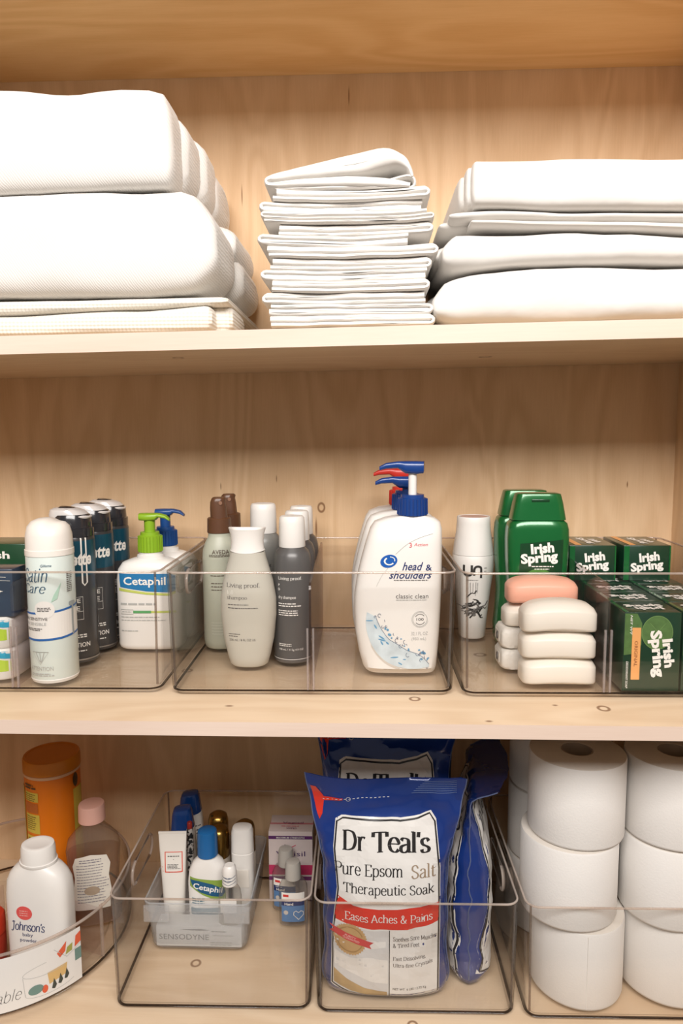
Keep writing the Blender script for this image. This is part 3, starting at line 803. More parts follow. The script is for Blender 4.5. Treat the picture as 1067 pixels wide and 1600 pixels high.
g = G().loft([(.2135, R * .93, R * .72, 2.6, -.003), (.219, R * .98, R * .74, 2.6, -.002), (.226, R * .8, R * .66, 2.4, -.006), (.2285, R * .5, R * .5, 2.2, -.010)], 40)
g.move(lambda p: p + Vector((0, 0, -.16 * max(0, p.x - .002)))).obj('flip_top', mat('pearl_white', (.70, .67, .65), .25, .15), o)
g = G().loft([(.2275, R * .42, R * .34, 2.4, -.006), (.2296, R * .34, R * .28, 2.4, -.006)], 30); g.move(lambda p: p + Vector((0, 0, -.1 * (p.x + .006)))).obj('push_button', cap_blk, o)
decal(o, 'brand_lettering', white_ink, T('Gillette', .011, .156, w=.056, h=.020, bold=.03, shear=.15), bv, -.02, R, off=.0009, step=.004)
decal(o, 'print', white_ink, T('SENSITIVE', -.012, .094, w=.046, h=.0065, bold=.015) + T('SENSIBLE', -.0125, .083, w=.045, h=.0065, bold=.015) + line([(-.04, .0995), (.0145, .0995), (.0145, .066), (-.04, .066)], .0006, closed=True)
      + line([(-.04, .078), (.0145, .078)], .0006) + greek(-.03, .01, .072, .0014, 1, seed=2) + greek(-.02, .02, .042, .0018, 2, seed=8) + T('ATTENTION', .0, .028, w=.045, h=.007, bold=.015) + greek(-.015, .025, .018, .0016, 1, seed=6), bv, .25, R, off=.0009, step=.004)
copy_thing(o, 'dark shaving gel can with white flip cap, middle of the row of three', (-.434, 1.084, ZI))
copy_thing(o, 'dark shaving gel can with white flip cap, hindmost of the row of three', (-.431, 1.148, ZI))
decal(o, 'white_clip_mark', white_ink, line([(.016, .186), (.016, .12), (.019, .116), (.023, .12), (.023, .186)], .0022), bv, .22, R, off=.001, step=.004)

# ---- lotion pump bottles
def lotion(label, loc, pm, rz=0):
    o = thing('lotion_pump_bottle', label, 'pump bottle', loc, rz, 'white lotion pump bottles')
    hx, hy = .051, .0285
    b = G().loft([(0, hx * .9, hy * .85, 4), (.003, hx * .97, hy * .95, 4), (.008, hx, hy, 4), (.11, hx * 1.01, hy, 4), (.126, hx * .97, hy * .97, 3.6), (.136, hx * .84, hy * .9, 3), (.1415, hx * .55, hy * .72, 2.4), (.1425, .0215, .0195, 2), (.1475, .0205, .019, 2), (.148, .0175, .0175, 2), (.152, .0175, .0175, 2)], 56)
    b.obj('bottle', white_p, o); bv = b.bvh()
    pump(o, pm, .152, .0185, .031, .0185, .032, .011, .0 + pi - rz, stem_r=.0085)
    decal(o, 'logo_panel', mat('logo_panel_blue', (.01, .17, .40), .4), poly([(-.044, .121), (.036, .121), (.044, .118), (.044, .095), (.036, .0915), (.0, .0935), (-.03, .098), (-.042, .1)]), bv, step=.005)
    decal(o, 'logo_lettering', white_ink, T('Cetaphil', -.003, .108, w=.066, h=.0165, bold=.02), bv, off=.0009, step=.005)
    decal(o, 'lime_swoosh', mat('lime_ink', (.52, .58, .12), .4), poly([(-.044, .0985), (-.03, .0965), (.0, .092), (.036, .090), (.044, .0935), (.044, .0895), (.036, .0865), (.0, .0885), (-.03, .0925), (-.044, .094)]) + rect(.0, .0595, .044, .0625), bv, off=.0007, step=.005)
    decal(o, 'green_bar', mat('green_ink', (.10, .35, .12), .4), rect(-.022, .059, .006, .063), bv, off=.0008, step=.005)
    decal(o, 'small_print', pale_ink, greek(-.042, .02, .072, .003, 1, seed=11) + line([(-.042, .0575), (-.022, .0575), (-.022, .0645), (-.042, .0645)], .0008, closed=True) + greek(-.04, -.024, .0605, .0012, 1, seed=3) + greek(-.042, .03, .052, .0014, 2, .005, 5) + greek(-.042, -.012, .03, .0016, 1, seed=9), bv, off=.0008, step=.005)
    return o
lotion('white lotion bottle with lime green pump', (-.344, 1.088, ZI), mat('lime_pump', (.24, .42, .02), .35), .02)
lotion('white lotion bottle with dark blue pump, behind the lime green pump', (-.338, 1.153, ZI), mat('blue_pump', (.01, .06, .22), .35), .02)

# ---- packs in the left compartment
def carton(name, label, cat, x0, x1, y0, y1, z0, h, m, rz=0, group=None, b=.0012):
    cx, cy = (x0 + x1) / 2, (y0 + y1) / 2
    o = thing(name, label, cat, (cx, cy, z0), rz, group)
    g = G().box(x0 - cx, y0 - cy, 0, x1 - cx, y1 - cy, h, b)
    g.obj('carton', m, o, 30)
    return o, g.bvh()
wht_pack = mat('white_pack', (.74, .72, .68), .35)
for k, lab in enumerate(('blue and lime wipes pack lying at the bottom left', 'blue and lime wipes pack lying on another alike')):
    o = thing('wipes_pack', lab, 'wipes pack', (-.558, .955, ZI + k * .0438), 0, 'blue and lime packs')
    b = G().loft([(0, .068, .036, 5), (.004, .0705, .0385, 5), (.039, .0705, .0385, 5), (.0434, .067, .035, 5)], 40); b.obj('wrapper', wht_pack, o); bv = b.bvh()
    decal(o, 'lime_print', mat('lime_pack_ink', (.42, .58, .05), .35), poly([(-.06, .012), (.066, .012), (.066, .026), (.045, .031), (.02, .027), (-.02, .03), (-.06, .028)]), bv, step=.006)
    decal(o, 'blue_print', mat('sky_pack_ink', (.03, .33, .50), .35), poly([(-.06, .030), (-.02, .032), (.02, .029), (.045, .0325), (.066, .029), (.066, .04), (-.06, .04)]), bv, off=.0007, step=.006)
    decal(o, 'highlight', white_ink, ell(.048, .035, .0022), bv, off=.0009)
o, bv = carton('razor_pack', 'navy blue pack with star mark on top of the lime packs', 'razor pack', -.622, -.484, .925, .965, ZI + .0878, .066, mat('navy_pack', (.03, .05, .085), .25, coat=.3, var=.3, scale=25))
decal(o, 'star_mark', white_ink, poly([(.05, .03), (.0512, .0345), (.0555, .0355), (.0512, .0365), (.05, .041), (.0488, .0365), (.0445, .0355), (.0488, .0345)]) + line([(.01, .05), (.035, .056), (.06, .055)], .0006) + line([(.02, .046), (.04, .051), (.066, .050)], .0005), bv)
o, bv = carton('soap_box', 'dark green carton in the back of the leftmost bin', 'soap box', -.645, -.545, 1.09, 1.165, ZI, .163, mat('green_carton', (.008, .055, .02), .3, coat=.2, var=.2))
decal(o, 'lettering', white_ink, T('Irish', .0, .145, w=.045, h=.012, bold=.03), bv)

# ---- hair spray bottles with brown sprayers
frost = mat('frosted_green', (.44, .45, .36), .45, var=.03)
brown_p = mat('brown_plastic', (.105, .045, .022), .35, var=.15, scale=30)
def spray(label, loc, rz=0):
    o = thing('spray_bottle', label, 'spray bottle', loc, rz, 'frosted spray bottles')
    R = .0275
    b = G().loft([(0, R * .86), (.003, R * .95), (.012, R), (.12, R), (.14, R * 1.0), (.155, R * .96), (.167, R * .82), (.175, R * .66), (.178, .0175), (.184, .0175)], 44); b.obj('bottle', frost, o); bv = b.bvh()
    G().loft([(.182, .0185), (.1825, .019), (.204, .0185), (.2055, .017), (.206, .0135)], 36).obj('collar', brown_p, o)
    g = G().loft([(.205, .0135, .0125, 2.4), (.222, .0128, .0118, 2.4, -.001), (.23, .0118, .0112, 2.6, -.0015), (.235, .0112, .011, 2.8, 0), (.2372, .009, .009, 2.6, 0)], 30); g.obj('spray_head', brown_p, o)
    G().loft([(0, .003), (.0015, .003), (.0016, .0012)], 14).move(lambda p: Vector((p.x * .9 + .002, -.0112 - p.z, .229 + p.y))).obj('nozzle', mat('dark_nozzle', (.25, .13, .08), .4), o)
    decal(o, 'lettering', mat('brown_ink', (.10, .07, .05), .5), T('AVEDA', .0, .1545, w=.028, h=.0065, bold=.015) + greek(-.019, .019, .149, .001, 2, .002, 4) + greek(-.017, .016, .117, .0011, 1, seed=5) + greek(-.016, .016, .105, .0012, 3, .0052, 6), bv, 0, .0275, off=.0007, step=.004)
    decal(o, 'emblem', mat('pale_green_ink', (.62, .63, .55), .5), arc(.008, .058, .0055, .0055, 0, 360, .0008) + arc(.0085, .058, .0028, .003, 30, 330, .0009) + greek(-.017, .018, .043, .0008, 5, .0045, 7), bv, 0, .0275, off=.0007, step=.004)
    return o
spray('frosted green spray bottle with brown sprayer beside the pale shampoo', (-.234, 1.09, ZI), .25)
spray('frosted green spray bottle with brown sprayer, hidden behind its twin', (-.231, 1.155, ZI), .1)

# ---- pale shampoo bottle with flared white cap
o = thing('shampoo_bottle', 'pale grey oval shampoo bottle with flared white cap', 'shampoo bottle', (-.174, .998, ZI))
pale_grey = mat('pale_grey_bottle', (.52, .495, .425), .45, var=.02)
b = G().loft([(0, .0235, .017, 2.3), (.003, .0275, .02, 2.3), (.015, .031, .022, 2.3), (.04, .0365, .0245, 2.3), (.075, .0402, .0255, 2.3), (.10, .0402, .0255, 2.3), (.125, .036, .0245, 2.2), (.145, .0305, .022, 2.2), (.160, .0262, .0205, 2.1), (.167, .0248, .02, 2.1)], 56)
b.obj('bottle', pale_grey, o); bv = b.bvh()
g = G().loft([(.1665, .0252, .0205, 2.1), (.172, .0238, .0195, 2.1), (.182, .0232, .019, 2.1), (.191, .0243, .0195, 2.1), (.197, .0262, .0205, 2.1), (.1995, .0268, .021, 2.1), (.1995, .0245, .019, 2.1), (.1955, .022, .0165, 2.1)], 56)
g.move(lambda p: p + Vector((0, 0, (abs(p.x) / .026) ** 3 * .0022 if p.z > .19 else -(abs(p.x) / .026) ** 2 * .0 + .003 * (abs(p.x) / .026) ** 2 * (p.z < .17)))).obj('cap', white_p, o)
decal(o, 'lettering', grey_ink, SK('Living proof.', -.004, .121, w=.048, h=.0078, pen=.85, thin=.35) + SK('shampoo', -.0125, .1035, w=.029, h=.0062, pen=.8, thin=.35) + greek(-.026, .006, .0935, .0011, 1, seed=3) + greek(-.026, .02, .0885, .0011, 1, seed=13) + greek(-.026, -.008, .0505, .001, 2, .0032, 8) + T('236 mL / 8 FL OZ US', -.006, .0425, w=.038, h=.0032), bv, step=.005)
decal(o, 'pale_lettering', mat('cream_ink', (.68, .66, .60), .5), SK('full', -.0225, .1115, w=.010, h=.0062, pen=.85, thin=.4), bv, step=.005)

# ---- grey hair spray cans with white caps
gcan = mat('dark_grey_can', (.105, .10, .097), .33, .15, var=.02)
def hair_can(label, loc, m, cap_r, H, R=.0285, grp='grey dry shampoo cans', rz=0, ink=None):
    o = thing('hair_spray_can', label, 'aerosol can', loc, rz, grp)
    k = H / .216
    b = G().loft([(0, R * .93), (.002, R * .99), (.006, R), (.13 * k, R), (.147 * k, R * .985), (.157 * k, R * .93), (.164 * k, R * .84), (.169 * k, cap_r * .98), (.171 * k, cap_r * .94)], 48); b.obj('can', m, o); bv = b.bvh()
    g = G().loft([(.170 * k, cap_r), (.171 * k, cap_r * 1.02), (.205 * k, cap_r * .985), (.2125 * k, cap_r * .95), (.2152 * k, cap_r * .85), (.216 * k, cap_r * .6)], 44); g.obj('cap', white_p, o)
    decal(o, 'base_line', white_ink, rect(-.08, .0062, .08, .0069), bv, 0, R, step=.004, off=.0006)
    decal(o, 'lettering', ink or white_ink, SK('Living proof.', -.003, .1265, w=.036, h=.006, pen=.9, thin=.5) + T('P', -.0195, .117, h=.0035, bold=.02) + T('D', -.0195, .1105, h=.0035, bold=.02) + SK('dry shampoo', -.0075, .0985, w=.027, h=.0055, pen=.9, thin=.5)
          + greek(-.021, .014, .089, .0014, 1, seed=2) + greek(-.021, .018, .0855, .0014, 1, seed=12) + greek(-.021, .018, .0785, .0014, 3, .0032, 22) + greek(-.021, .0, .029, .001, 2, .0026, 8) + T('198 mL / 112g 4.0 OZ', -.002, .021, w=.037, h=.0036), bv, .05, R, step=.004, off=.0007)
    return o
hair_can('dark grey dry shampoo can with white cap, nearest of three', (-.1125, 1.026, ZI), gcan, .0192, .216)
hair_can('dark grey dry shampoo can with white cap, middle one of three', (-.1115, 1.089, ZI), gcan, .0192, .217)
hair_can('dark grey dry shampoo can with white cap, farthest of three', (-.1105, 1.151, ZI), gcan, .0192, .218)
hair_can('mid grey hair can with tall white cap behind the pale shampoo bottle', (-.170, 1.128, ZI), mat('mid_grey_can', (.20, .195, .18), .35, var=.02), .0212, .2245, .030, None, 0, black_ink)

# ---- big white pump shampoo bottles
def big_pump(label, loc, pm, locked=0, rz=0):
    o = thing('shampoo_pump_bottle', label, 'pump bottle', loc, rz, 'big white pump shampoo bottles')
    L = [(0, -.041, .051), (.003, -.045, .053), (.01, -.049, .0545), (.03, -.0545, .0565), (.06, -.0598, .0585), (.09, -.0612, .0598), (.11, -.0608, .0605), (.135, -.0572, .061), (.16, -.0515, .0612), (.185, -.0445, .0612), (.204, -.0385, .0608), (.213, -.0325, .0585), (.2185, -.018, .051), (.2215, .003, .039), (.2225, .006, .036)]
    secs = []
    for z, a, c in L:
        s = min(1, .55 + .45 * min(1, max(z, .001) / .01)) if z < .01 else (1 if z < .2 else max(.55, 1 - (z - .2) * 22))
        secs.append((z, (c - a) / 2, .030 * s, 3.6, (a + c) / 2, 0))
    b = G().loft(secs, 64); b.obj('bottle', white_p, o); bv = b.bvh()
    pump(o, pm, .222, .0205, .0285, locked or .029, .046, .017, 0, .0205, 0, stem_m=None if locked else white_p, stem_r=.0058, drop=.003)
    bl = navy_ink
    decal(o, 'logo_lettering', bl, T('head', .0195, .1545, w=.0285, h=.0115, shear=.35, bold=.012) + T('&', .0415, .1525, w=.0085, h=.0085, bold=.01) + T('shoulders', .0165, .1425, w=.0585, h=.0105, shear=.35, bold=.012), bv, step=.008)
    decal(o, 'logo_disc', mat('logo_blue', (.01, .10, .40), .35), ell(-.013, .1615, .0118, .0088, .3), bv, step=.008)
    decal(o, 'logo_swirl', white_ink, arc(-.0125, .1615, .0062, .0048, 120, 330, .0022, thin=.0016) + arc(-.0115, .163, .0066, .0045, -20, 90, .001), bv, off=.0008)
    decal(o, 'red_mark', mat('pink_red_ink', (.65, .08, .10), .45), T('3', .0165, .1835, h=.0065, bold=.01) + T('Action', .0305, .1845, w=.019, h=.0042, shear=.2), bv)
    decal(o, 'lettering', grey_ink, T('classic clean', .019, .113, w=.0445, h=.0066) + T('100', .030, .0805, w=.010, h=.0038, bold=.01) + arc(.030, .0805, .0072, .0072, 40, 150, .0008) + arc(.030, .0805, .0072, .0072, 220, 330, .0008)
          + greek(-.006, .041, .1345, .0012, 1, seed=31), bv, step=.008)
    decal(o, 'small_print', pale_ink, greek(-.003, .042, .107, .0011, 1, seed=3) + arc(.030, .0805, .0098, .0098, 0, 360, .0006, 30) + arc(.030, .0805, .0112, .0112, 60, 350, .0005, 30) + T('32.1 FL OZ', .0295, .0605, w=.023, h=.0048) + T('(950 mL)', .0285, .0525, w=.02, h=.0052) + greek(-.02, -.005, .0085, .0012, 1, seed=6)
          + line(_cr([(.047, .199), (.03, .194), (.012, .185), (-.004, .171)]), .0006) + line(_cr([(-.014, .152), (-.022, .142), (-.03, .126)]), .0004), bv, step=.008)
    # water splash picture: a crescent of pale blue with droplets
    out = [(-.043, .09), (-.0445, .075), (-.042, .058), (-.035, .041), (-.024, .027), (-.010, .017), (.008, .0115), (.026, .0105), (.043, .0125)]
    inn = [(.043, .0165), (.034, .027), (.026, .032), (.012, .037), (.0, .045), (-.012, .052), (-.020, .062), (-.026, .072), (-.031, .084)]
    cres = S2(); A = _cr(out, 4); B = _cr(inn[::-1], 4); n = min(len(A), len(B))
    cres = S2(A[:n] + B[:n], [(i, i + 1, n + i + 1, n + i) for i in range(n - 1)])
    decal(o, 'splash_shade', mat('beige_shade_ink', (.60, .55, .49), .5), S2([(x - .001 * 0, y - .0035) for x, y in A[n // 3:n]] + A[n // 3:n], [(i, i + 1, n - n // 3 + i + 1, n - n // 3 + i) for i in range(n - n // 3 - 1)]), bv, step=.008)
    decal(o, 'splash', mat('splash_pale_blue', (.58, .66, .70), .4, var=.3, scale=70), cres, bv, off=.0006, step=.008)
    rr = random.Random(4); dk = S2(); md = S2()
    for k in range(34):
        t = rr.random(); i = int(t * (n - 1)); q = B[i]
        x, y = q[0] + rr.gauss(.002, .004), q[1] + rr.gauss(.003, .005)
        r = rr.uniform(.0007, .002)
        if rr.random() < .5: dk = dk + arc(x, y, r * 1.3, r * 1.6, rr.uniform(0, 180), rr.uniform(220, 380), .0006, 8)
        else: md = md + ell(x, y, r, r * rr.uniform(.8, 2), rr.uniform(0, 3), 10)
    for k in range(9):
        i = int(rr.uniform(.05, .95) * (n - 1)); a, c = A[i], B[i]; t = rr.uniform(.2, .8)
        x, y = a[0] + (c[0] - a[0]) * t, a[1] + (c[1] - a[1]) * t
        md = md + ell(x, y, rr.uniform(.002, .006), rr.uniform(.0006, .0014), rr.uniform(-1.2, .2), 12)
    dk = dk + line([B[i] for i in range(0, n, 2)], .0006)
    decal(o, 'splash_lines', mat('splash_dark', (.08, .12, .2), .4), dk, bv, off=.0009, step=.008)
    decal(o, 'splash_drops', mat('splash_blue', (.13, .33, .52), .4), md, bv, off=.0008, step=.008)
    return o
bpump = mat('royal_blue_pump', (.008, .045, .21), .25, coat=.3)
big_pump('big white shampoo bottle with raised blue pump and water splash print', (.041, .979, ZI), bpump)
big_pump('white shampoo bottle with pressed-down blue pump, second in its row', (.036, 1.052, ZI), bpump, .0035)
big_pump('white bottle with red pump at the back of the pump bottles', (.034, 1.125, ZI), mat('red_pump', (.52, .03, .02), .3), .0125)

# ---- right bin: white bottle with ink print
o = thing('hair_cleanser_bottle', 'slim white bottle with black ink swirl print', 'bottle', (.172, 1.15, ZI), .06)
b = G().loft([(0, .019, .019), (.003, .0215, .0215), (.04, .0245, .0245), (.08, .029, .029), (.105, .0325, .0325), (.12, .0338, .0338), (.138, .0335, .0335), (.1385, .0332, .0332)], 48); b.obj('bottle', white_p, o); bv = b.bvh()
G().loft([(.1388, .0332), (.1392, .0335), (.155, .0315), (.175, .0283), (.19, .0272), (.199, .027), (.2005, .0262), (.2005, .0245), (.1985, .024)], 48).obj('cap', white_p, o)
G().loft([(.1984, .0238), (.1996, .0236), (.2002, .021)], 40).obj('cap_disc', mat('dusty_pink_disc', (.52, .32, .27), .4), o)
decal(o, 'logo_lettering', black_ink, line(_cr([(-.0185, .125), (-.0185, .112), (-.0155, .1085), (-.011, .108), (-.007, .111), (-.0065, .125)]), .0034) + line([(-.0065, .118), (-.0065, .1095)], .0034)
      + line(_cr([(-.0028, .108), (-.0028, .118), (.0, .1225), (.005, .1225), (.0075, .119), (.008, .104)]), .0034) + greek(.0125, .0185, .1195, .0008, 3, .005, 5) + greek(-.015, .005, .1, .0007, 1, seed=3)
      + rect(-.009, .078, -.0084, .096) + rect(-.0045, .078, -.0039, .096) + rect(.0, .074, .0006, .097) + rect(.003, .079, .0036, .096), bv, -.05, .032, off=.0007, step=.004)
rr = random.Random(12); sm = S2(); sg = S2()
for k in range(26):
    x, y = rr.gauss(-.004, .009), rr.gauss(.05, .011)
    a = rr.uniform(-.9, .5); L = rr.uniform(.006, .015)
    s_ = line(_cr([(x - L * math.cos(a), y - L * math.sin(a) - .003), (x, y + .002), (x + L * .6 * math.cos(a), y + L * .6 * math.sin(a)), (x + L * math.cos(a), y + L * math.sin(a) + .004)], 4), rr.uniform(.0016, .004), .0008)
    if k % 3: sm = sm + s_
    else: sg = sg + s_
decal(o, 'ink_swirl', black_ink, sm, bv, -.05, .027, off=.0008, step=.004)
decal(o, 'ink_swirl_grey', grey_ink, sg, bv, -.05, .027, off=.001, step=.004)

# ---- green body wash bottles
gr_shell = mat('green_gloss', (.006, .13, .03), .22, .2, coat=.5, var=.12, scale=20)
gr_dark = mat('dark_green_label', (.004, .045, .014), .3, coat=.3, var=.1)
def wash(label, loc, rz):
    o = thing('body_wash_bottle', label, 'body wash bottle', loc, rz, 'green body wash bottles')
    b = G().loft([(0, .041, .021, 4), (.004, .0445, .024, 4), (.03, .0455, .0255, 4), (.06, .0425, .0245, 4), (.09, .0415, .024, 4), (.12, .0435, .0245, 4), (.15, .0455, .025, 4), (.178, .0462, .025, 4), (.192, .0455, .0245, 4), (.201, .043, .0235, 4), (.2055, .038, .021, 4)], 56); b.obj('bottle', gr_shell, o); bv = b.bvh()
    G().loft([(.2062, .0405, .0225, 4.5), (.209, .0402, .0222, 4.5), (.231, .036, .0205, 4.5), (.2415, .0335, .0195, 4), (.2445, .0325, .0185, 4), (.2455, .029, .016, 4)], 56).obj('cap', gr_shell, o)
    G().box(-.013, -.0212, .2335, .013, -.0188, .2375, .0007).obj('flip_tab', gr_dark, o)
    decal(o, 'label', gr_dark, poly([(-.031, .06), (.032, .05), (.034, .178), (-.029, .172)]), bv, step=.006, off=.0006)
    decal(o, 'logo_lettering', white_ink, T('Irish', .003, .1655, w=.034, h=.0155, bold=.045, rot=.1) + T('Spring', -.001, .1495, w=.054, h=.0195, bold=.045, rot=.1) , bv, step=.006, off=.0011)
    decal(o, 'small_print', white_ink, greek(-.012, .022, .1375, .0014, 1, seed=3) + greek(-.008, .015, .1335, .0014, 1, seed=4), bv, off=.0011)
    lime = mat('leaf_lime', (.09, .24, .05), .35, var=.3, scale=120)
    decal(o, 'leaf_print', lime, ell(-.004, .118, .022, .0165, .3) + ell(.02, .112, .012, .009, 0), bv, step=.006, off=.0009)
    return o
wash('tall green body wash bottle standing in front of its twin', (.2535, 1.062, ZI), 0)
wash('tall green body wash bottle mostly hidden behind its twin', (.248, 1.125, ZI), .03)

# ---- soap bars
def bar_mesh(hx=.0495, hy=.027, h=.0345, arch=.0055):
    g = G().loft([(0, hx * .92, hy * .88, 4), (.0012, hx * .975, hy * .96, 4), (.004, hx, hy, 4), (h * .66, hx, hy, 4), (h * .71, hx * .985, hy * .965, 4), (h * .84, hx * .93, hy * .84, 3.6), (h * .94, hx * .80, hy * .62, 3.2), (h, hx * .5, hy * .3, 2.6)], 56)
    return g.move(lambda p: p + Vector((0, 0, arch * (1 - (p.x / hx) ** 2) * (1 if p.z > 0.001 else 1))))
soap_w = mat('ivory_soap', (.80, .74, .655), .42, var=.015, sss=.15)
soap_p = mat('pink_soap', (.80, .40, .285), .42, var=.015, sss=.15)
def bar(label, x, y, z, m, rz=0, h=.0345, arch=.0055):
    o = bar_mesh(h=h, arch=arch).obj('soap_bar', m, None, 60); o.location = Vector((x, y, z)) * K; o.rotation_euler = (0, 0, rz)
    return tag(o, label, 'soap', 'bare soap bars')
bar('ivory soap bar, lowest of the front stack of three', .2545, .937, ZI, soap_w, .02, arch=.004)
bar('ivory soap bar, middle of the front stack of three', .2538, .938, ZI + .0352, soap_w, -.02, arch=.004)
bar('ivory soap bar with arched top crowning the front stack', .2538, .937, ZI + .0704, soap_w, .01, .037, .006)
def wrapped(label, z, rz):
    o = thing('wrapped_soap_bar', label, 'soap', (.2335, 1.002, z), rz, 'paper-wrapped soap bars')
    g = G().loft([(0, .042, .022, 5), (.002, .045, .0255, 6), (.007, .0468, .0268, 7), (.023, .0468, .0268, 7), (.0285, .044, .0245, 6), (.030, .041, .021, 5)], 64)
    g.move(lambda p: p + noise.noise_vector(p * 150 + Vector((z * 90, 0, 0))) * .0012 * (1 if p.z > .001 else 0)).obj('paper_wrap', mat('white_wrap_paper', (.76, .72, .66), .5, var=.04, bump=.4, bscale=160), o, 50)
    g2 = G().box(-.0474, -.012, .008, -.0466, .012, .022); g2.obj('end_fold', mat('wrap_end', (.70, .66, .60), .5), o, 0)
    g3 = G().tube([(-.0478, .004 * math.cos(t) - .002, .015 + .005 * math.sin(t)) for t in [2 * pi * k / 14 for k in range(14)]], .0009, 5, True); g3.obj('end_mark', grey_ink, o)
    return o
wrapped('white paper-wrapped soap bar at the bottom of the rear stack', ZI, .05)
wrapped('white paper-wrapped soap bar lying on its wrapped twin', ZI + .0306, .03)
bar('ivory soap bar between the wrapped bars and pink bar', .2425, 1.002, ZI + .0614, soap_w, .02, .030, .003)
bar('pink soap bar on top of the rear stack', .2465, 1.0, ZI + .095, soap_p, -.01, .0335, .0035)

# ---- dark green soap boxes
box_g = mat('soap_box_green', (.006, .038, .018), .3, coat=.25, var=.15, scale=30)
orange_i = mat('orange_strip', (.80, .38, .13), .45)
lime_i = mat('lime_slice', (.085, .17, .05), .4, var=.35, scale=160)
lime_e = mat('lime_slice_edge', (.16, .28, .09), .4)
BW, BD, BH = .0725, .0575, .1045
def soap_box(label, loc, rot=None, rows=True):
    o = thing('soap_box', label, 'soap box', loc, 0, 'dark green soap boxes', rot or (0, 0, 0))
    g = G().box(-BW / 2, -BD / 2, 0, BW / 2, BD / 2, BH, .0009); g.obj('carton', box_g, o, 30); bv = g.bvh()
    decal(o, 'lime_slices', lime_i, ell(.006, .078, .0195, .022) + poly([(-.0355, .048), (-.0355, .103), (-.020, .103), (-.0135, .09), (-.0135, .062), (-.022, .050)]), bv)
    decal(o, 'slice_edge', lime_e, arc(.006, .078, .0195, .022, 0, 360, .0008, 30) + line([(-.005, .065), (.016, .09)], .0005) + line([(.018, .066), (-.004, .091)], .0005), bv, off=.0006)
    decal(o, 'orange_strip', orange_i, rect(-.0258, .0155, -.0148, .0845), bv, off=.0007)
    decal(o, 'strip_lettering', mat('dark_orange_ink', (.30, .10, .03), .5), T('ORIGINAL', -.0203, .05, w=.034, h=.0042, bold=.01, rot=-pi / 2), bv, off=.0009)
    decal(o, 'logo_lettering', white_ink, T('Irish', .021, .051, w=.038, h=.0135, bold=.045, rot=-pi / 2 + .12) + T('Spring', .0055, .05, w=.062, h=.019, bold=.045, rot=-pi / 2 + .12), bv, off=.001)
    decal(o, 'small_print', white_ink, T('DEODORANT SOAP', -.031, .022, w=.036, h=.0028, rot=-pi / 2, shear=.2, bold=.01) + T('NET WT', -.0275, .088, w=.026, h=.0026, rot=-pi / 2, shear=.2, bold=.01), bv, off=.001)
    decal(o, 'end_lettering', white_ink, T('Irish', -.003, .009, w=.036, h=.014, bold=.045, rot=.12) .mv(0, 0, 1, pi) + T('Spring', .0, -.006, w=.05, h=.0165, bold=.045, rot=.12).mv(0, 0, 1, pi), bv, top=True, off=.0006)
    decal(o, 'end_stripe', gr_shell, rect(-.0355, -.028, -.0305, .028), bv, top=True, off=.0005)
    return o
YR = [.9275, .9865, 1.0455, 1.1045, 1.1635]
first = None
for r, y in enumerate(YR):
    for c, x in enumerate((.3655, .4405)):
        z0 = ZI
        if r == 4: continue
        lab = ('dark green soap box standing %s, %s row' % (('beside the divider', 'against the bin side')[c], ('front', 'second', 'third', 'hindmost')[r]))
        if first is None: first = soap_box(lab, (x, y, z0))
        else: copy_thing(first, lab, (x + .0008 * r, y, z0))
# two boxes lying on the standing ones, small end facing out
for c, x in enumerate((.349, .4325)):
    o = thing('soap_box', 'dark green soap box lying on the others, %s of the pair' % ('left', 'right')[c], 'soap box', (x, 1.1445, ZI + BH + .0006), 0, 'dark green soap boxes')
    g = G().box(-BW / 2, -.049, 0, BW / 2, .049, BD * .96, .0009); g.obj('carton', box_g, o, 30); bv = g.bvh()
    decal(o, 'end_stripe', gr_shell, rect(-.0355, .001, -.0275, .0545), bv)
    decal(o, 'end_stripe', gr_shell, rect(.0335, .001, .0357, .0545), bv)
    decal(o, 'logo_lettering', white_ink, T('Irish', .003, .0375, w=.031, h=.0145, bold=.045, rot=.12) + T('Spring', .0, .0215, w=.05, h=.018, bold=.045, rot=.12), bv, off=.0008)
    decal(o, 'orange_strip', orange_i, rect(-.026, -.046, -.016, .046), bv, top=True)
    decal(o, 'top_lettering', white_ink, T('Irish', .018, .0, w=.036, h=.012, bold=.045, rot=-pi / 2 + .12) + T('Spring', .002, .0, w=.062, h=.016, bold=.045, rot=-pi / 2 + .12), bv, top=True, off=.0006)

# ------------------------------------------------------------------ bottom shelf: turntable
ZBI = ZB + FL + .0004
TC, TR = (-.577, 1.045), .185
o = thing('clear_turntable', 'round clear turntable with a white product card on its front', 'turntable', (*TC, ZB))
NT = 96
def cr(z, r): return ring(z, r, r, 2, 0, 0, NT)
G().loft([(.0003, .15), (.008, .15)], 64).obj('base', clear_m, o)
TH = .098
G().rings([cr(.0085, TR - .008), cr(.0095, TR - .002), (cr(.014, TR - .001)), cr(TH, TR), cr(TH, TR - .0028), cr(.016, TR - .0038), cr(.0125, TR - .010)]).obj('wall', clear_m, o)
G().tube([(math.cos(2 * pi * k / NT) * (TR - .0014), math.sin(2 * pi * k / NT) * (TR - .0014), TH) for k in range(NT)], .0022, 8, True).obj('rim', rim_m, o)
G().tube([(math.cos(2 * pi * k / NT) * (TR - .004), math.sin(2 * pi * k / NT) * (TR - .004), .0105) for k in range(NT)], .0018, 8, True).obj('base_refraction_line', line_m, o)
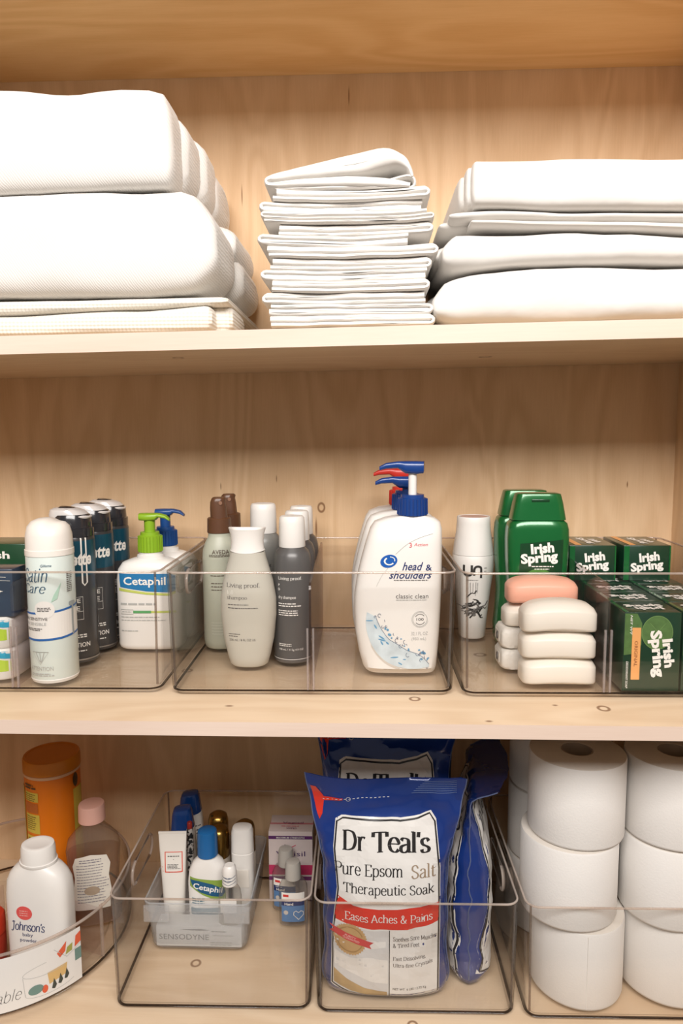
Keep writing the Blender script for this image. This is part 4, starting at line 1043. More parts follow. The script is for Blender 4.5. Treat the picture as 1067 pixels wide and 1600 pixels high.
for a in (-19, 101, 221):
    a = math.radians(a); d = Vector((math.cos(a), math.sin(a), 0)); n_ = Vector((-d.y, d.x, 0)) * .0014
    g = G(); P = [(.012, .0128), (TR - .006, .0128), (TR - .006, TH - .008), (.012, TH - .008)]
    g.v = [tuple(d * r + n_ * s + Vector((0, 0, z))) for s in (-1, 1) for r, z in P]
    g.f = [(0, 1, 2, 3), (7, 6, 5, 4), (0, 4, 5, 1), (1, 5, 6, 2), (2, 6, 7, 3), (3, 7, 4, 0)]
    g.obj('divider', divider_m, o, 0)
    G().tube([tuple(d * (TR - .006) + Vector((0, 0, z))) for z in (.013, .05, TH - .001)], .0028, 8).obj('corner_post', rim_m, o)
wall_bvh = G().loft([(.005, TR), (TH, TR)], NT).bvh()
card_m = mat('white_card', (.80, .78, .75), .55, var=.01)
AC = math.radians(6)
cd = decal(o, 'product_card', card_m, rect(-.10, .0135, .163, TH - .004), wall_bvh, AC, TR, off=.0012, step=.004, on=o)
cx0 = .117     # picture of a turntable printed on the card
pr = lambda nm, m, S, of: decal(o, nm, m, S.mv(.002, .002), wall_bvh, AC, TR, off=of, step=.004, on=cd)
pr('card_script', black_ink, SK('turntable', .041, .034, w=.072, h=.017, pen=.34, thin=.2, serif=False, shear=.3), .0016)
pr('card_outline', mat('line_grey_ink', (.5, .5, .48), .5), arc(cx0, .056, .038, .009, 100, 300, .0006) + arc(cx0, .026, .036, .009, 170, 330, .0006) + line([(cx0 - .038, .054), (cx0 - .036, .026)], .0006) + greek(.12, .15, .008, .0008, 1, seed=2) + greek(-.1, -.02, .006, .0008, 1, seed=3)
   + line([(cx0 + .004, .078), (cx0 + .022, .058)], .0007) + line([(cx0 + .022, .058), (cx0 + .044, .068)], .0007), .0016)
for S_ in (poly([(cx0 + .008, .07), (cx0 + .022, .082), (cx0 + .020, .068), (cx0 + .012, .062)]), poly([(cx0 + .034, .066), (cx0 + .044, .070), (cx0 + .044, .086), (cx0 + .036, .082)]), ell(cx0 - .01, .026, .004, .006)):
    pr('card_orange_shape', mat('card_orange', (.72, .12, .05), .5), S_, .0016)
pr('card_yellow', mat('card_yellow', (.68, .45, .18), .5), poly([(cx0 - .004, .03), (cx0 + .02, .034), (cx0 + .022, .05), (cx0 - .006, .048)]), .0015)
for S_ in (rect(cx0 + .034, .044, cx0 + .044, .062), ell(cx0 - .022, .03, .010, .007)):
    pr('card_green_shape', mat('card_green', (.16, .27, .24), .5), S_, .0016)
pr('card_olive', mat('card_olive', (.36, .36, .08), .5), poly([(cx0 + .02, .062), (cx0 + .03, .064), (cx0 + .031, .075), (cx0 + .023, .072)]), .0016)
pr('card_dark', mat('card_dark', (.05, .06, .05), .5), S2() + poly([(cx0 - .001, .022), (cx0 + .003, .02), (cx0 + .006, .025), (cx0 + .0025, .036)]) + poly([(cx0 + .008, .025), (cx0 + .012, .023), (cx0 + .015, .028), (cx0 + .0115, .039)]) + poly([(cx0 + .017, .027), (cx0 + .021, .026), (cx0 + .024, .031), (cx0 + .0205, .042)]), .0018)

ZT = ZB + .0132
# baby powder
o = thing('powder_bottle', 'white powder bottle with red dot logo and twist top', 'powder bottle', (-.483, .953, ZT), -.1)
b = G().loft([(0, .040, .0205, 3.6), (.003, .0445, .0228, 3.6), (.01, .0465, .0235, 3.6), (.07, .0478, .0238, 3.4), (.125, .0485, .024, 3.2), (.148, .047, .0235, 2.9), (.160, .042, .0225, 2.6), (.168, .035, .0215, 2.3), (.172, .029, .021, 2.1), (.174, .0262, .021, 2)], 60); b.obj('bottle', white_p, o); bv = b.bvh()
G().loft([(.1735, .0262, .0215), (.1745, .0272, .0222), (.178, .0272, .0222), (.1785, .0252, .0215), (.197, .0245, .021), (.2015, .023, .0198), (.2025, .0205, .0175), (.2015, .016, .0135)], 48).obj('twist_cap', white_p, o)
decal(o, 'logo_dot', mat('coral_ink', (.72, .10, .09), .45), ell(-.012, .108, .0125, .0105), bv, step=.006)
decal(o, 'dot_lettering', mat('pale_pink_ink', (.80, .45, .40), .45), greek(-.019, -.005, .1105, .0012, 3, .0034, 7), bv, off=.0008)
decal(o, 'brand_lettering', navy_ink, SK("Johnson's", -.008, .086, w=.054, h=.0165, pen=.95, thin=.5, serif=False, shear=.18, sp=-.3) + T('baby', -.008, .074, w=.016, h=.0068) + T('powder', -.0075, .0655, w=.026, h=.0068), bv, off=.0007, step=.006)
# baby oil
o = thing('baby_oil_bottle', 'clear oil bottle with pale pink cap and white back label', 'oil bottle', (-.4505, 1.071, ZT), .28)
oil_m = clear('oil_plastic', (.86, .80, .72), (.42, .32, .22), rough=.06, haze=.12, hcol=(.6, .5, .4))
b = G().loft([(0, .036, .019, 3), (.003, .040, .022, 3), (.02, .041, .0225, 3), (.06, .0375, .021, 2.8), (.10, .0405, .0215, 2.6), (.125, .0425, .022, 2.6), (.142, .0385, .021, 2.4), (.154, .028, .019, 2.2), (.162, .0195, .0175, 2), (.165, .0185, .0175, 2), (.172, .0185, .0175, 2)], 56); b.obj('bottle', oil_m, o); bv = b.bvh()
G().loft([(.001, .034, .017, 3), (.02, .0385, .020, 3), (.06, .035, .0187, 2.8), (.10, .038, .019, 2.6), (.122, .040, .0195, 2.6), (.1225, .036, .017, 2.6)], 48).obj('oil', clear('baby_oil', (.90, .80, .66), (.6, .42, .25), rough=.05), o)
G().loft([(.1715, .0205), (.1722, .0212), (.196, .0206), (.199, .0195), (.1997, .017)], 40).obj('cap', mat('pale_pink_cap', (.74, .42, .34), .4, var=.02), o)
lab = poly([(-.027, .03), (.027, .03), (.029, .06), (.026, .085), (.029, .105), (.024, .120), (.0, .1235), (-.024, .119), (-.029, .105), (-.026, .085), (-.029, .06)])
decal(o, 'back_label', mat('off_white_label', (.74, .70, .62), .5), lab, bv, -.1, step=.006, off=.0008)
decal(o, 'label_print', mat('label_grey_ink', (.22, .20, .24), .5), greek(-.018, .018, .114, .0015, 2, .004, 3) + greek(-.023, .026, .105, .0012, 14, .0048, 5), bv, -.1, off=.0012)
decal(o, 'label_spot', mat('tan_spot', (.42, .33, .24), .5), ell(.0, .062, .012, .0075), bv, -.1, off=.0015)
# orange wipes tub
o = thing('orange_wipes_tub', 'bright orange round tub with orange lid and yellow label panels', 'tub', (-.541, 1.131, ZT))
R = .0455
b = G().loft([(0, R * .95), (.004, R), (.225, R * .985), (.228, R * .97)], 56); b.obj('tub', mat('orange_plastic', (.80, .20, .008), .35, var=.04), o); bv = b.bvh()
G().loft([(.2275, R * .99), (.2283, R * 1.015), (.2325, R * 1.015), (.233, R * .99)], 56).obj('seal_ring', mat('peach_ring', (.80, .50, .30), .4), o)
G().loft([(.2332, R * 1.0), (.234, R * 1.02), (.252, R * 1.015), (.2555, R * .98), (.2558, R * .9), (.2545, R * .88)], 56).obj('lid', mat('dark_orange_lid', (.66, .22, .01), .35, var=.04), o)
decal(o, 'yellow_panel', mat('yellow_label', (.66, .50, .07), .45, var=.15, scale=60), rect(-.034, .190, -.005, .206) + rect(-.034, .135, -.004, .168) + rect(-.034, .08, -.003, .13) + rect(-.072, .06, -.040, .21) + rect(.054, .06, .08, .2), bv, 0, R, off=.0008, step=.006)
decal(o, 'brown_panel', mat('brown_orange_label', (.50, .13, .02), .45), rect(-.034, .1705, -.006, .1875), bv, 0, R, off=.0008, step=.006)
decal(o, 'label_print', mat('brown_black_ink', (.10, .05, .02), .5), greek(-.033, -.008, .2165, .0032, 2, .0045, 2) + greek(-.032, -.008, .202, .0011, 4, .0035, 3) + greek(-.032, -.008, .163, .0011, 7, .0036, 4) + greek(-.030, -.006, .124, .0011, 10, .004, 5) + greek(-.068, -.043, .2, .0011, 28, .0045, 6) + ell(.060, .215, .006, .012), bv, 0, R, off=.0012, step=.006)
# red jar
o = thing('red_jar', 'small red capped jar at the left edge of the turntable', 'jar', (-.564, .957, ZT))
G().loft([(0, .019), (.003, .021), (.055, .021), (.06, .018)], 36).obj('jar', mat('dark_red_plastic', (.30, .03, .015), .3), o)
G().loft([(.058, .0205), (.0585, .0212), (.083, .0208), (.086, .019)], 36).obj('lid', mat('red_lid', (.45, .035, .015), .3), o)

# ------------------------------------------------------------------ small toiletries in the first bottom bin
# inner translucent box
IX0, IX1, IY0, IY1 = -.347, -.181, .997, 1.185
o = thing('translucent_box', 'small frosted clear box of travel toiletries inside the bin', 'storage box', ((IX0 + IX1) / 2, (IY0 + IY1) / 2, ZBI))
frost_m = clear('frosted_clear', (.95, .955, .96), (.55, .55, .55), rough=.15, haze=.17, hcol=(.80, .82, .84))
hx, hy = (IX1 - IX0) / 2, (IY1 - IY0) / 2
def rr_(z, i, r): return [(a, b, z) for a, b in rrect(hx - i, hy - i, r, 6)]
IH = .083
G().rings([rr_(.0002, .014, .012), rr_(.004, .010, .014), rr_(.010, .0075, .015), rr_(IH - .014, .003, .014), rr_(IH - .0135, .0005, .013), rr_(IH, 0, .012), rr_(IH, .0022, .011), rr_(IH - .013, .0045, .012), rr_(.011, .0095, .013), rr_(.0045, .014, .011)]).obj('box_body', frost_m, o, 30)
G().tube([(a, b, IH) for a, b in rrect(hx - .001, hy - .001, .012, 6)], .0014, 6, True).obj('box_rim', frost_m, o)
for sx in (-1, 1):
    G().box(sx * .062 - .02, -hy - .0004, IH - .030, sx * .062 + .02, -hy + .0015, IH - .003, .0006).obj('latch_tab', frost_m, o)
IZ = ZBI + .005
# toothpaste carton
o, bv = carton('toothpaste_box', 'white and grey toothpaste carton lying in the frosted box', 'toothpaste box', -.331, -.197, 1.008, 1.036, IZ, .034, mat('toothpaste_white', (.74, .74, .73), .4, var=.02))
decal(o, 'brand_lettering', mat('mid_grey_ink', (.16, .17, .18), .5), T('SENSODYNE', -.023, .0165, w=.078, h=.009) + poly([(-.03, .0285), (.002, .030), (.018, .0285), (.002, .0272)]) + greek(.02, .045, .0255, .0014, 1, seed=3), bv)
decal(o, 'small_print', pale_ink, greek(.022, .06, .019, .0012, 1, seed=5) + greek(.018, .06, .007, .0016, 2, .004, 6), bv)
# clear sanitizer bottle with printed shrink cap standing on the carton
o = thing('hand_sanitizer_bottle', 'small clear bottle with white printed cap on the toothpaste carton', 'bottle', (-.2165, 1.022, IZ + .0346))
gel = clear('clear_gel', (.88, .86, .83), (.45, .42, .39), rough=.05, haze=.06)
G().loft([(0, .0165, .0115, 3), (.002, .0178, .0125, 3), (.04, .0178, .0125, 3), (.052, .016, .012, 2.6), (.060, .0115, .0105, 2.2), (.063, .0105, .0105, 2)], 40).obj('bottle', gel, o)
b = G().loft([(.0625, .0112), (.0632, .0118), (.082, .0112), (.0905, .0098), (.0935, .007)], 32); b.obj('cap', white_p, o); bv = b.bvh()
decal(o, 'cap_print', mat('slate_grey_ink', (.14, .17, .22), .5), line([(-.012, .074), (0, .071), (.012, .075)], .0008) + line([(-.012, .079), (0, .076), (.012, .080)], .0008) + line([(-.012, .069), (0, .0665), (.012, .070)], .0008) + greek(-.008, .009, .0722, .0014, 1, seed=5) + greek(-.008, .009, .0772, .0014, 1, seed=6), bv, 0, .0112, off=.0005, step=.003)
G().box(-.0125, -.0134, .022, .0125, -.0126, .045).obj('label', lbl, o, 0)
# cream tube with red frame
o = thing('cream_tube', 'white squeeze tube with red square outline standing crimp up', 'cream tube', (-.3145, 1.057, IZ), .06)
rs = []
for k in range(13):
    t = k / 12; z = .024 + t * .134
    rx = .0165 + .006 * t; ry = .0142 * (1 - t) ** .75 + .0011
    rs.append(ring(z, rx, ry, 2 + 2 * t, 0, 0, 44))
b = G().rings(rs); tube_m = mat('cream_tube_white', (.78, .74, .68), .35, var=.02); b.obj('tube', tube_m, o); bv = b.bvh()
G().box(-.0225, -.0014, .157, .0225, .0014, .1605, .0004).obj('crimp', tube_m, o, 0)
G().loft([(0, .0125), (.001, .0135), (.022, .0138), (.0245, .0135)], 36).obj('cap', white_p, o)
decal(o, 'red_frame', mat('coral_red_ink', (.70, .10, .06), .45), line([(-.0115, .097), (.0155, .097), (.0155, .129), (-.0115, .129)], .0018, closed=True), bv, step=.006, off=.0006)
decal(o, 'red_ticks', mat('coral_red_ink', (.7, .1, .06)), rect(-.0195, .0975, -.0145, .0985) + rect(-.0195, .104, -.015, .105) + rect(-.0195, .0865, -.013, .0882), bv, off=.0006)
decal(o, 'tube_print', grey_ink, greek(-.0075, .012, .1215, .0014, 1, seed=4) + greek(-.008, .0125, .1085, .001, 4, .0022, 5) + rect(.0013, .1165, .0025, .1175), bv, off=.0006)
# thin dark patterned tube
o = thing('patterned_tube', 'thin black and grey mottled tube with dark red cap', 'cosmetic tube', (-.2925, 1.0795, IZ))
m, nt, out = _nt('mottled_print'); p = N(nt, 'BsdfPrincipled', Roughness=.35)
tc = N(nt, 'TexCoord'); no = N(nt, 'TexNoise', Scale=190.0, Detail=1.0); cr_ = N(nt, 'ValToRGB')
cr_.color_ramp.interpolation = 'CONSTANT'; cr_.color_ramp.elements[0].color = (.012, .012, .012, 1); cr_.color_ramp.elements[1].position = .52; cr_.color_ramp.elements[1].color = (.38, .35, .32, 1)
nt.links.new(tc.outputs['Object'], no.inputs['Vector']); nt.links.new(no.outputs['Fac'], cr_.inputs[0]); nt.links.new(cr_.outputs[0], p.inputs['Base Color']); nt.links.new(p.outputs[0], out.inputs[0])
G().loft([(0, .005), (.002, .0055), (.151, .0055), (.1535, .0045)], 24).obj('tube', m, o)
G().loft([(.152, .0042), (.163, .0042), (.164, .0035)], 20).obj('cap', mat('dark_red_cap', (.26, .02, .015), .35), o)
# two small white bottles with dark blue caps
def mini(label, loc):
    o = thing('mini_shampoo_bottle', label, 'shampoo bottle', loc, .1, 'mini shampoo bottles with blue caps')
    b = G().loft([(0, .018, .013, 3), (.003, .0212, .0152, 3), (.10, .0215, .0155, 3), (.122, .021, .0152, 3), (.138, .0195, .0148, 3)], 40)
    b.move(lambda p: p + Vector((0, 0, (p.x * .25 if p.z > .1 else 0)))); b.obj('bottle', white_p, o); bv = b.bvh()
    g = G().loft([(.1365, .0198, .015, 3), (.15, .0182, .0145, 3), (.166, .0162, .0138, 3), (.172, .014, .012, 3), (.1735, .011, .009, 2.6)], 40)
    g.move(lambda p: p + Vector((0, 0, (p.x * .25 if p.z < .14 else p.x * .1)))).obj('cap', mat('deep_blue_cap', (.008, .045, .19), .2, coat=.4), o)
    decal(o, 'print', grey_ink, greek(.004, .018, .118, .0018, 1, seed=3) + greek(.002, .018, .11, .0026, 2, .006, 4), bv, .2, off=.0006)
    return o
mini('small white bottle with glossy blue cap behind the red-framed tube', (-.312, 1.108, IZ))
mini('small white bottle with dark blue cap, rearmost in the frosted box', (-.3115, 1.158, IZ))
# small lotion bottle with blue cap
o = thing('lotion_bottle', 'small white lotion bottle with bright blue cap and green label edge', 'lotion bottle', (-.2585, 1.0575, IZ), .05)
b = G().loft([(0, .027, .0145, 3), (.003, .031, .017, 3), (.08, .0318, .0175, 3), (.098, .030, .017, 2.8), (.112, .0235, .016, 2.4), (.119, .0165, .0148, 2), (.1215, .0145, .0142, 2), (.125, .0142, .014, 2)], 48); b.obj('bottle', white_p, o); bv = b.bvh()
G().loft([(.1225, .0155), (.123, .0162), (.157, .0157), (.163, .0148), (.1652, .0115)], 40).obj('cap', mat('bright_blue_cap', (.01, .12, .34), .35), o)
decal(o, 'green_field', mat('leaf_green_ink', (.24, .36, .06), .4), poly([(-.027, .093), (.029, .087), (.029, .052), (.012, .056), (-.006, .064), (-.027, .078)]), bv, step=.006)
decal(o, 'blue_field', mat('deep_teal_ink', (.01, .09, .20), .4), poly([(-.027, .089), (-.012, .088), (.01, .082), (.027, .073), (.029, .0655), (.024, .060), (.008, .0625), (-.010, .069), (-.022, .078)]), bv, step=.006, off=.0008)
decal(o, 'logo_lettering', white_ink, T('Cetaphil', .0015, .0745, w=.047, h=.0125, bold=.02, rot=-.2), bv, step=.006, off=.0011)
decal(o, 'lower_print', mat('teal_grey_ink', (.05, .16, .22), .45), rect(-.026, .030, .026, .042) + greek(-.024, .0, .057, .0016, 3, .004, 5), bv, step=.006, off=.0008)
# white lotion bottle
o = thing('white_flat_bottle', 'plain white narrow bottle at the right of the frosted box', 'bottle', (-.2065, 1.0815, IZ))
G().loft([(0, .0165, .013, 2.6), (.003, .0182, .0148, 2.6), (.115, .0182, .0148, 2.6), (.1155, .0176, .0142, 2.6), (.117, .0176, .0142, 2.6), (.1175, .0182, .0148, 2.6), (.150, .0176, .0144, 2.6), (.156, .0155, .013, 2.5), (.1575, .0125, .0105, 2.4)], 40).obj('bottle', white_p, o)
G().box(-.012, -.0153, .06, .012, -.0146, .09).obj('label', cream_p, o, 0)
# brass-capped jars
gold = mat('brass_cap', (.38, .23, .06), .25, .95, var=.1)
def jar(label, x, y, H, r):
    o = thing('brass_capped_bottle', label, 'bottle', (x, y, IZ), 0, 'brass-capped bottles')
    G().loft([(0, r * .9), (.003, r), (H * .6, r), (H * .63, r * .9)], 36).obj('bottle', mat('beige_bottle', (.58, .52, .44), .4), o)
    G().loft([(H * .62, r * .92), (H * .63, r * .97), (H * .9, r * .95), (H * .96, r * .82), (H * .99, r * .5), (H, r * .15)], 40).obj('cap', gold, o)
    bb = G().loft([(0, r * .9), (.003, r), (H * .6, r)], 36).bvh()
    decal(o, 'print', black_ink, line([(-.004, H * .5), (.004, H * .58)], .002) + line([(.004, H * .48), (-.002, H * .57)], .0015) + line([(.008, H * .46), (.010, H * .56)], .0016), bb, .3, off=.0006)
    return o
jar('bottle with rounded brass cap just behind the bright blue cap', -.2535, 1.114, .139, .0195)
jar('bottle with dim brass cap, hindmost in the frosted box', -.263, 1.158, .138, .0185)
jar('dim brass-capped bottle behind the plain white bottle', -.2105, 1.125, .142, .0182)
# pink wipes carton
o, bv = carton('wipes_box', 'pink and white intimate wipes carton against the bin back', 'wipes box', -.1715, -.096, 1.131, 1.185, ZBI, .124, mat('pale_pink_carton', (.70, .60, .58), .4, var=.03), .01)
decal(o, 'purple_band', mat('purple_ink', (.10, .015, .13), .4), rect(-.0374, .1105, .0374, .1165), bv)
decal(o, 'band_lettering', white_ink, T('MAXIMUM STRENGTH', 0, .1135, w=.048, h=.003, bold=.01), bv, off=.0008)
decal(o, 'brand_lettering', mat('dark_violet_ink', (.06, .015, .12), .4), T('Vagisil', .0, .083, w=.05, h=.012, bold=.0) + line([(-.010, .101), (-.003, .0965)], .0014), bv)
decal(o, 'pink_tick', mat('magenta_ink', (.62, .05, .12), .4), line([(.002, .0965), (.009, .1)], .0014), bv)
decal(o, 'magenta_band', mat('magenta_band', (.55, .03, .12), .4), rect(-.0374, .046, .0374, .064), bv)
decal(o, 'lower_band', mat('dark_violet_band', (.16, .02, .14), .4), rect(-.0374, .036, .0374, .043), bv)
decal(o, 'top_fade', mat('rose_top', (.58, .20, .22), .4), rect(-.0374, -.004, .0374, .0265), bv, top=True)
decal(o, 'top_lettering', mat('violet_top_ink', (.18, .04, .12), .45), T('Vagisil', .002, -.001, w=.036, h=.008) + T('WIPES', .001, -.0175, w=.018, h=.0055), bv, top=True, off=.0009)
decal(o, 'top_red_print', mat('rose_red_ink', (.6, .08, .12), .45), greek(-.017, .019, -.012, .0018, 1, seed=5), bv, top=True, off=.0009)
# two sanitizer bottles with blue label
def sani(label, loc, rz):
    o = thing('hand_sanitizer_bottle', label, 'bottle', loc, rz, 'blue-label hand sanitizers')
    g = G().loft([(0, .0205, .0115, 3), (.002, .0228, .0132, 3), (.05, .0235, .0137, 3), (.064, .0228, .0134, 2.8), (.074, .018, .0125, 2.5), (.078, .0135, .0115, 2.1)], 44); g.obj('bottle', gel, o); bv = g.bvh()
    G().loft([(.0775, .0128, .0122), (.078, .0132, .0126), (.1, .0125, .012), (.1055, .011, .0105), (.1065, .008, .0075)], 36).obj('cap', mat('smoky_clear_cap', (.46, .43, .39), .25, var=.03), o)
    decal(o, 'label_top', white_ink, rect(-.0185, .047, .0185, .0595), bv, off=.0006, step=.005)
    decal(o, 'label_navy', navy_ink, rect(-.0185, .037, .0185, .047), bv, off=.0006, step=.005)
    decal(o, 'label_blue', mat('cornflower_ink', (.10, .22, .44), .4), rect(-.0185, .009, .0185, .037), bv, off=.0006, step=.005)
    decal(o, 'heart_outline', white_ink, line([(.009, .0135), (.001, .0215), (.0015, .0265), (.005, .0285), (.009, .0255), (.013, .0285), (.0165, .0265), (.017, .0215)], .0012, closed=True), bv, off=.0012, step=.005)
    decal(o, 'seal_dot', mat('tan_seal', (.6, .55, .5), .5), ell(-.0115, .0255, .0038), bv, off=.001)
    decal(o, 'label_print', white_ink, T('Hand', -.0065, .0405, w=.014, h=.0045, bold=.02) + greek(-.015, -.003, .0448, .0008, 1, seed=4), bv, off=.001)
    decal(o, 'red_print', red_ink, rect(-.016, .0525, -.007, .0565), bv, off=.001)
    return o
sani('hand sanitizer bottle with blue heart label, the nearer of two', (-.1235, 1.077, ZBI), .05)
sani('hand sanitizer bottle partly hidden behind the heart label one', (-.1395, 1.112, ZBI), -.1)

# ------------------------------------------------------------------ salt bags
bag_m = mat('blue_foil', (.010, .036, .20), .2, .1, coat=.6, var=.15, scale=18, bump=.35, bscale=38)
bag_lbl = mat('bag_white_print', (.74, .72, .69), .3, coat=.3, var=.02)
bag_ink = mat('bag_black_print', (.02, .018, .018), .3, coat=.3)
bag_red = mat('bag_red_print', (.62, .035, .02), .3, coat=.3)
salt_m = mat('salt_picture', (.62, .61, .60), .4, var=.12, scale=25)
def bag(label, loc, rz, tilt=0, seed=1, full=True, W0=.088, T0=.034, H=.325, fold=0, edge=False, tall=1):
    o = thing('salt_bag', label, 'salt bag', loc, group='blue salt bags', rot=(tilt, 0, rz))
    o.scale = (1, 1, tall)
    nu, nv = 30, 46
    def half(s, v, side):
        wv = W0 * (1 + .02 * math.sin(v * 9 + seed)) + (.024 * max(0, (v - .62) / .38) ** 1.2)
        if v < .05: wv *= .96 + .8 * v
        th = T0 * (min(1, (v + .045) / .09) ** .6) * (1 - max(0, (v - .45) / .40) ** 1.6 if v < .85 else 0) if v < .85 else 0
        th = max(th, .0009)
        prof = max(0, 1 - abs(s) ** (2.6 if not edge else 7)) ** (.55 if not edge else .7)
        y = side * th * prof
        p = Vector((s * wv, y, v * H))
        e = abs(s) ** 4
        wr = (noise.noise(Vector((s * 3.2, v * 9, seed * 3.7 + side))) * .0065 + noise.noise(Vector((s * 7, v * 16, seed + side * 2))) * .0036) * (.35 + .9 * e + .8 * max(0, v - .55)) * min(1, v * 8) * (1 if v < .95 else .5)
        p.y += wr if side < 0 else wr
        p.y += .012 * math.sin(s * 2.2 + seed) * max(0, (v - .7) / .3) ** 1.5
        p.x += noise.noise(Vector((v * 7, seed, 0))) * .004 * s
        p.z += -.008 * max(0, (v - .8) / .2) * (1 - s * s) + .012 * max(0, (v - .8) / .2) * max(0, -s) ** 2
        if fold and v > .86:                              # top flap bent over
            t = (v - .86) * H
            p.y += -fold * t * 1.1; p.z -= t * .75 * abs(fold)
        return p
    g = G(); idx = {}
    for side in (-1, 1):
        for i in range(nv + 1):
            for j in range(nu + 1):
                s = -1 + 2 * j / nu
                if side == 1 and j in (0, nu): idx[(side, i, j)] = idx[(-1, i, j)]; continue
                idx[(side, i, j)] = len(g.v); g.v.append(tuple(half(s, i / nv, side)))
    for side in (-1, 1):
        for i in range(nv):
            for j in range(nu):
                q = (idx[(side, i, j)], idx[(side, i, j + 1)], idx[(side, i + 1, j + 1)], idx[(side, i + 1, j)])
                q = tuple(dict.fromkeys(q))
                if len(q) > 2: g.f.append(q if side == -1 else q[::-1])
    for i in (0, nv):
        for j in range(nu):
            q = tuple(dict.fromkeys((idx[(-1, i, j)], idx[(1, i, j)], idx[(1, i, j + 1)], idx[(-1, i, j + 1)])))
            if len(q) > 2: g.f.append(q if i == 0 else q[::-1])
    g.v = [(x, y, max(0, z)) for x, y, z in g.v]
    g.obj('bag', bag_m, o, 80); bv = g.bvh()
    for sgn in (-1, 1):
        G().tube([tuple(Vector(g.v[idx[(-1, i, 0 if sgn < 0 else nu)]]) ) for i in range(1, nv + 1)], .0009, 5).obj('side_seam', mat('seam_blue', (.10, .13, .25), .3, coat=.3), o)
    st = .008
    for face in ((0,) if full else (0, pi)):
        nm = lambda n: n if face == 0 else 'back_' + n
        D = lambda n, m, S, of: decal(o, nm(n), m, S, bv, face, off=of, step=st, stepv=st)
        panel = [(-.076, .020), (-.05, .013), (.0, .009), (.05, .0075), (.074, .010), (.074, .11), (.0735, .2), (.068, .262), (.061, .272), (.046, .266), (.02, .262), (-.02, .263), (-.06, .266), (-.068, .262), (-.071, .225), (-.066, .17), (-.074, .10)]
        c0 = Vector((0, .14))
        D('panel_border', bag_lbl, poly([tuple(c0 + (Vector(p) - c0) * 1.028) for p in panel]), .0005)
        D('panel_line', bag_ink, line(panel, .0022, closed=True), .0011)
        D('panel', bag_lbl, poly(panel), .0008)
        D('brand_lettering', bag_ink, SK("Dr", -.044, .2375, w=.032, h=.027, pen=1.35, thin=.42) + SK("Teal's", .021, .237, w=.082, h=.0275, pen=1.35, thin=.42, sp=-.25), .0013)
        if not full: continue
        D('product_lettering', bag_ink, SK('Pure Epsom', -.024, .1985, w=.094, h=.0205, pen=.95, thin=.4) + SK('Therapeutic Soak', .004, .1735, w=.126, h=.0185, pen=.9, thin=.4), .0013)
        D('product_word', mat('bronze_print', (.30, .22, .15), .3), SK('Salt', .052, .200, w=.034, h=.0185, pen=.95, thin=.4), .0013)
        D('red_band', bag_red, poly([(-.067, .160), (-.045, .150), (-.01, .147), (.03, .149), (.0735, .152), (.0735, .1225), (.03, .118), (-.02, .117), (-.072, .123)]), .0011)
        D('band_lettering', bag_lbl, SK('Eases Aches & Pains', .004, .134, w=.122, h=.0125, pen=.9, thin=.45), .0015)
        D('salt_picture', salt_m, poly([(-.0735, .022), (-.05, .0155), (-.02, .012), (.004, .011), (.004, .115), (-.02, .1145), (-.072, .12), (-.074, .09)]), .0011)
        D('salt_heap', bag_lbl, poly([(-.073, .075), (-.05, .069), (-.02, .073), (.003, .069), (.003, .032), (-.02, .035), (-.05, .045), (-.073, .053)]) + poly([(-.073, .1), (-.055, .093), (-.03, .1), (.0, .098), (.0, .09), (-.03, .084), (-.06, .082), (-.073, .086)]), .0013)
        D('wood_picture', mat('wood_print', (.44, .30, .14), .4, var=.3, scale=60), poly([(-.0735, .0235), (-.05, .0165), (-.02, .0125), (.002, .0115), (.002, .019), (-.03, .024), (-.055, .034), (-.0735, .046)]), .0013)
        D('panel_rule', bag_ink, rect(.0045, .0105, .0056, .1165), .0014)
        D('claim_lettering', mat('brown_black_print', (.06, .045, .04), .4), SK('Soothes Sore Muscles', .0405, .103, w=.061, h=.0072, pen=.85, thin=.45) + SK('& Tired Feet', .0285, .0925, w=.037, h=.0068, pen=.85, thin=.45) + SK('Fast Dissolving,', .033, .0715, w=.046, h=.0072, pen=.85, thin=.45) + SK('Ultra-fine Crystals', .038, .061, w=.056, h=.0072, pen=.85, thin=.45)
          + T('NET WT  6 LBS / 2.72 Kg', .0335, .0235, w=.047, h=.0045), .0014)
        rr2 = [(-.05 + (.0225 if k % 2 else .0245) * math.cos(2 * pi * k / 72), .0975 + (.0225 if k % 2 else .0245) * math.sin(2 * pi * k / 72)) for k in range(72)]
        D('gold_seal', mat('gold_print', (.55, .36, .17), .35, .2), poly(rr2), .0015)
        D('seal_ring', mat('gold_dark_print', (.38, .23, .09), .35), arc(-.05, .0975, .0185, .0185, 20, 140, .0018) + arc(-.05, .0975, .0185, .0185, 200, 340, .0018), .0017)
        D('seal_ribbon', mat('ribbon_red_print', (.55, .06, .06), .35), poly([(-.079, .114), (-.073, .108), (-.079, .103), (-.05, .096), (-.02, .0865), (-.0225, .092), (-.017, .0965), (-.05, .106)]), .0019)
        D('ribbon_lettering', mat('pale_rose_print', (.75, .55, .5), .4), T('PURITY', -.049, .1025, w=.016, h=.0028, rot=-.25) + T('GUARANTEED', -.048, .0988, w=.024, h=.0028, rot=-.25), .0022)
    D = lambda n, m, S, of: decal(o, n, m, S, bv, 0, off=of, step=st, stepv=st)
    D('tear_corner', bag_red, poly([(-.104, .316), (-.097, .314), (-.086, .297), (-.06, .2945), (-.06, .2915), (-.086, .2905), (-.088, .272), (-.092, .264), (-.096, .276)]), .0008)
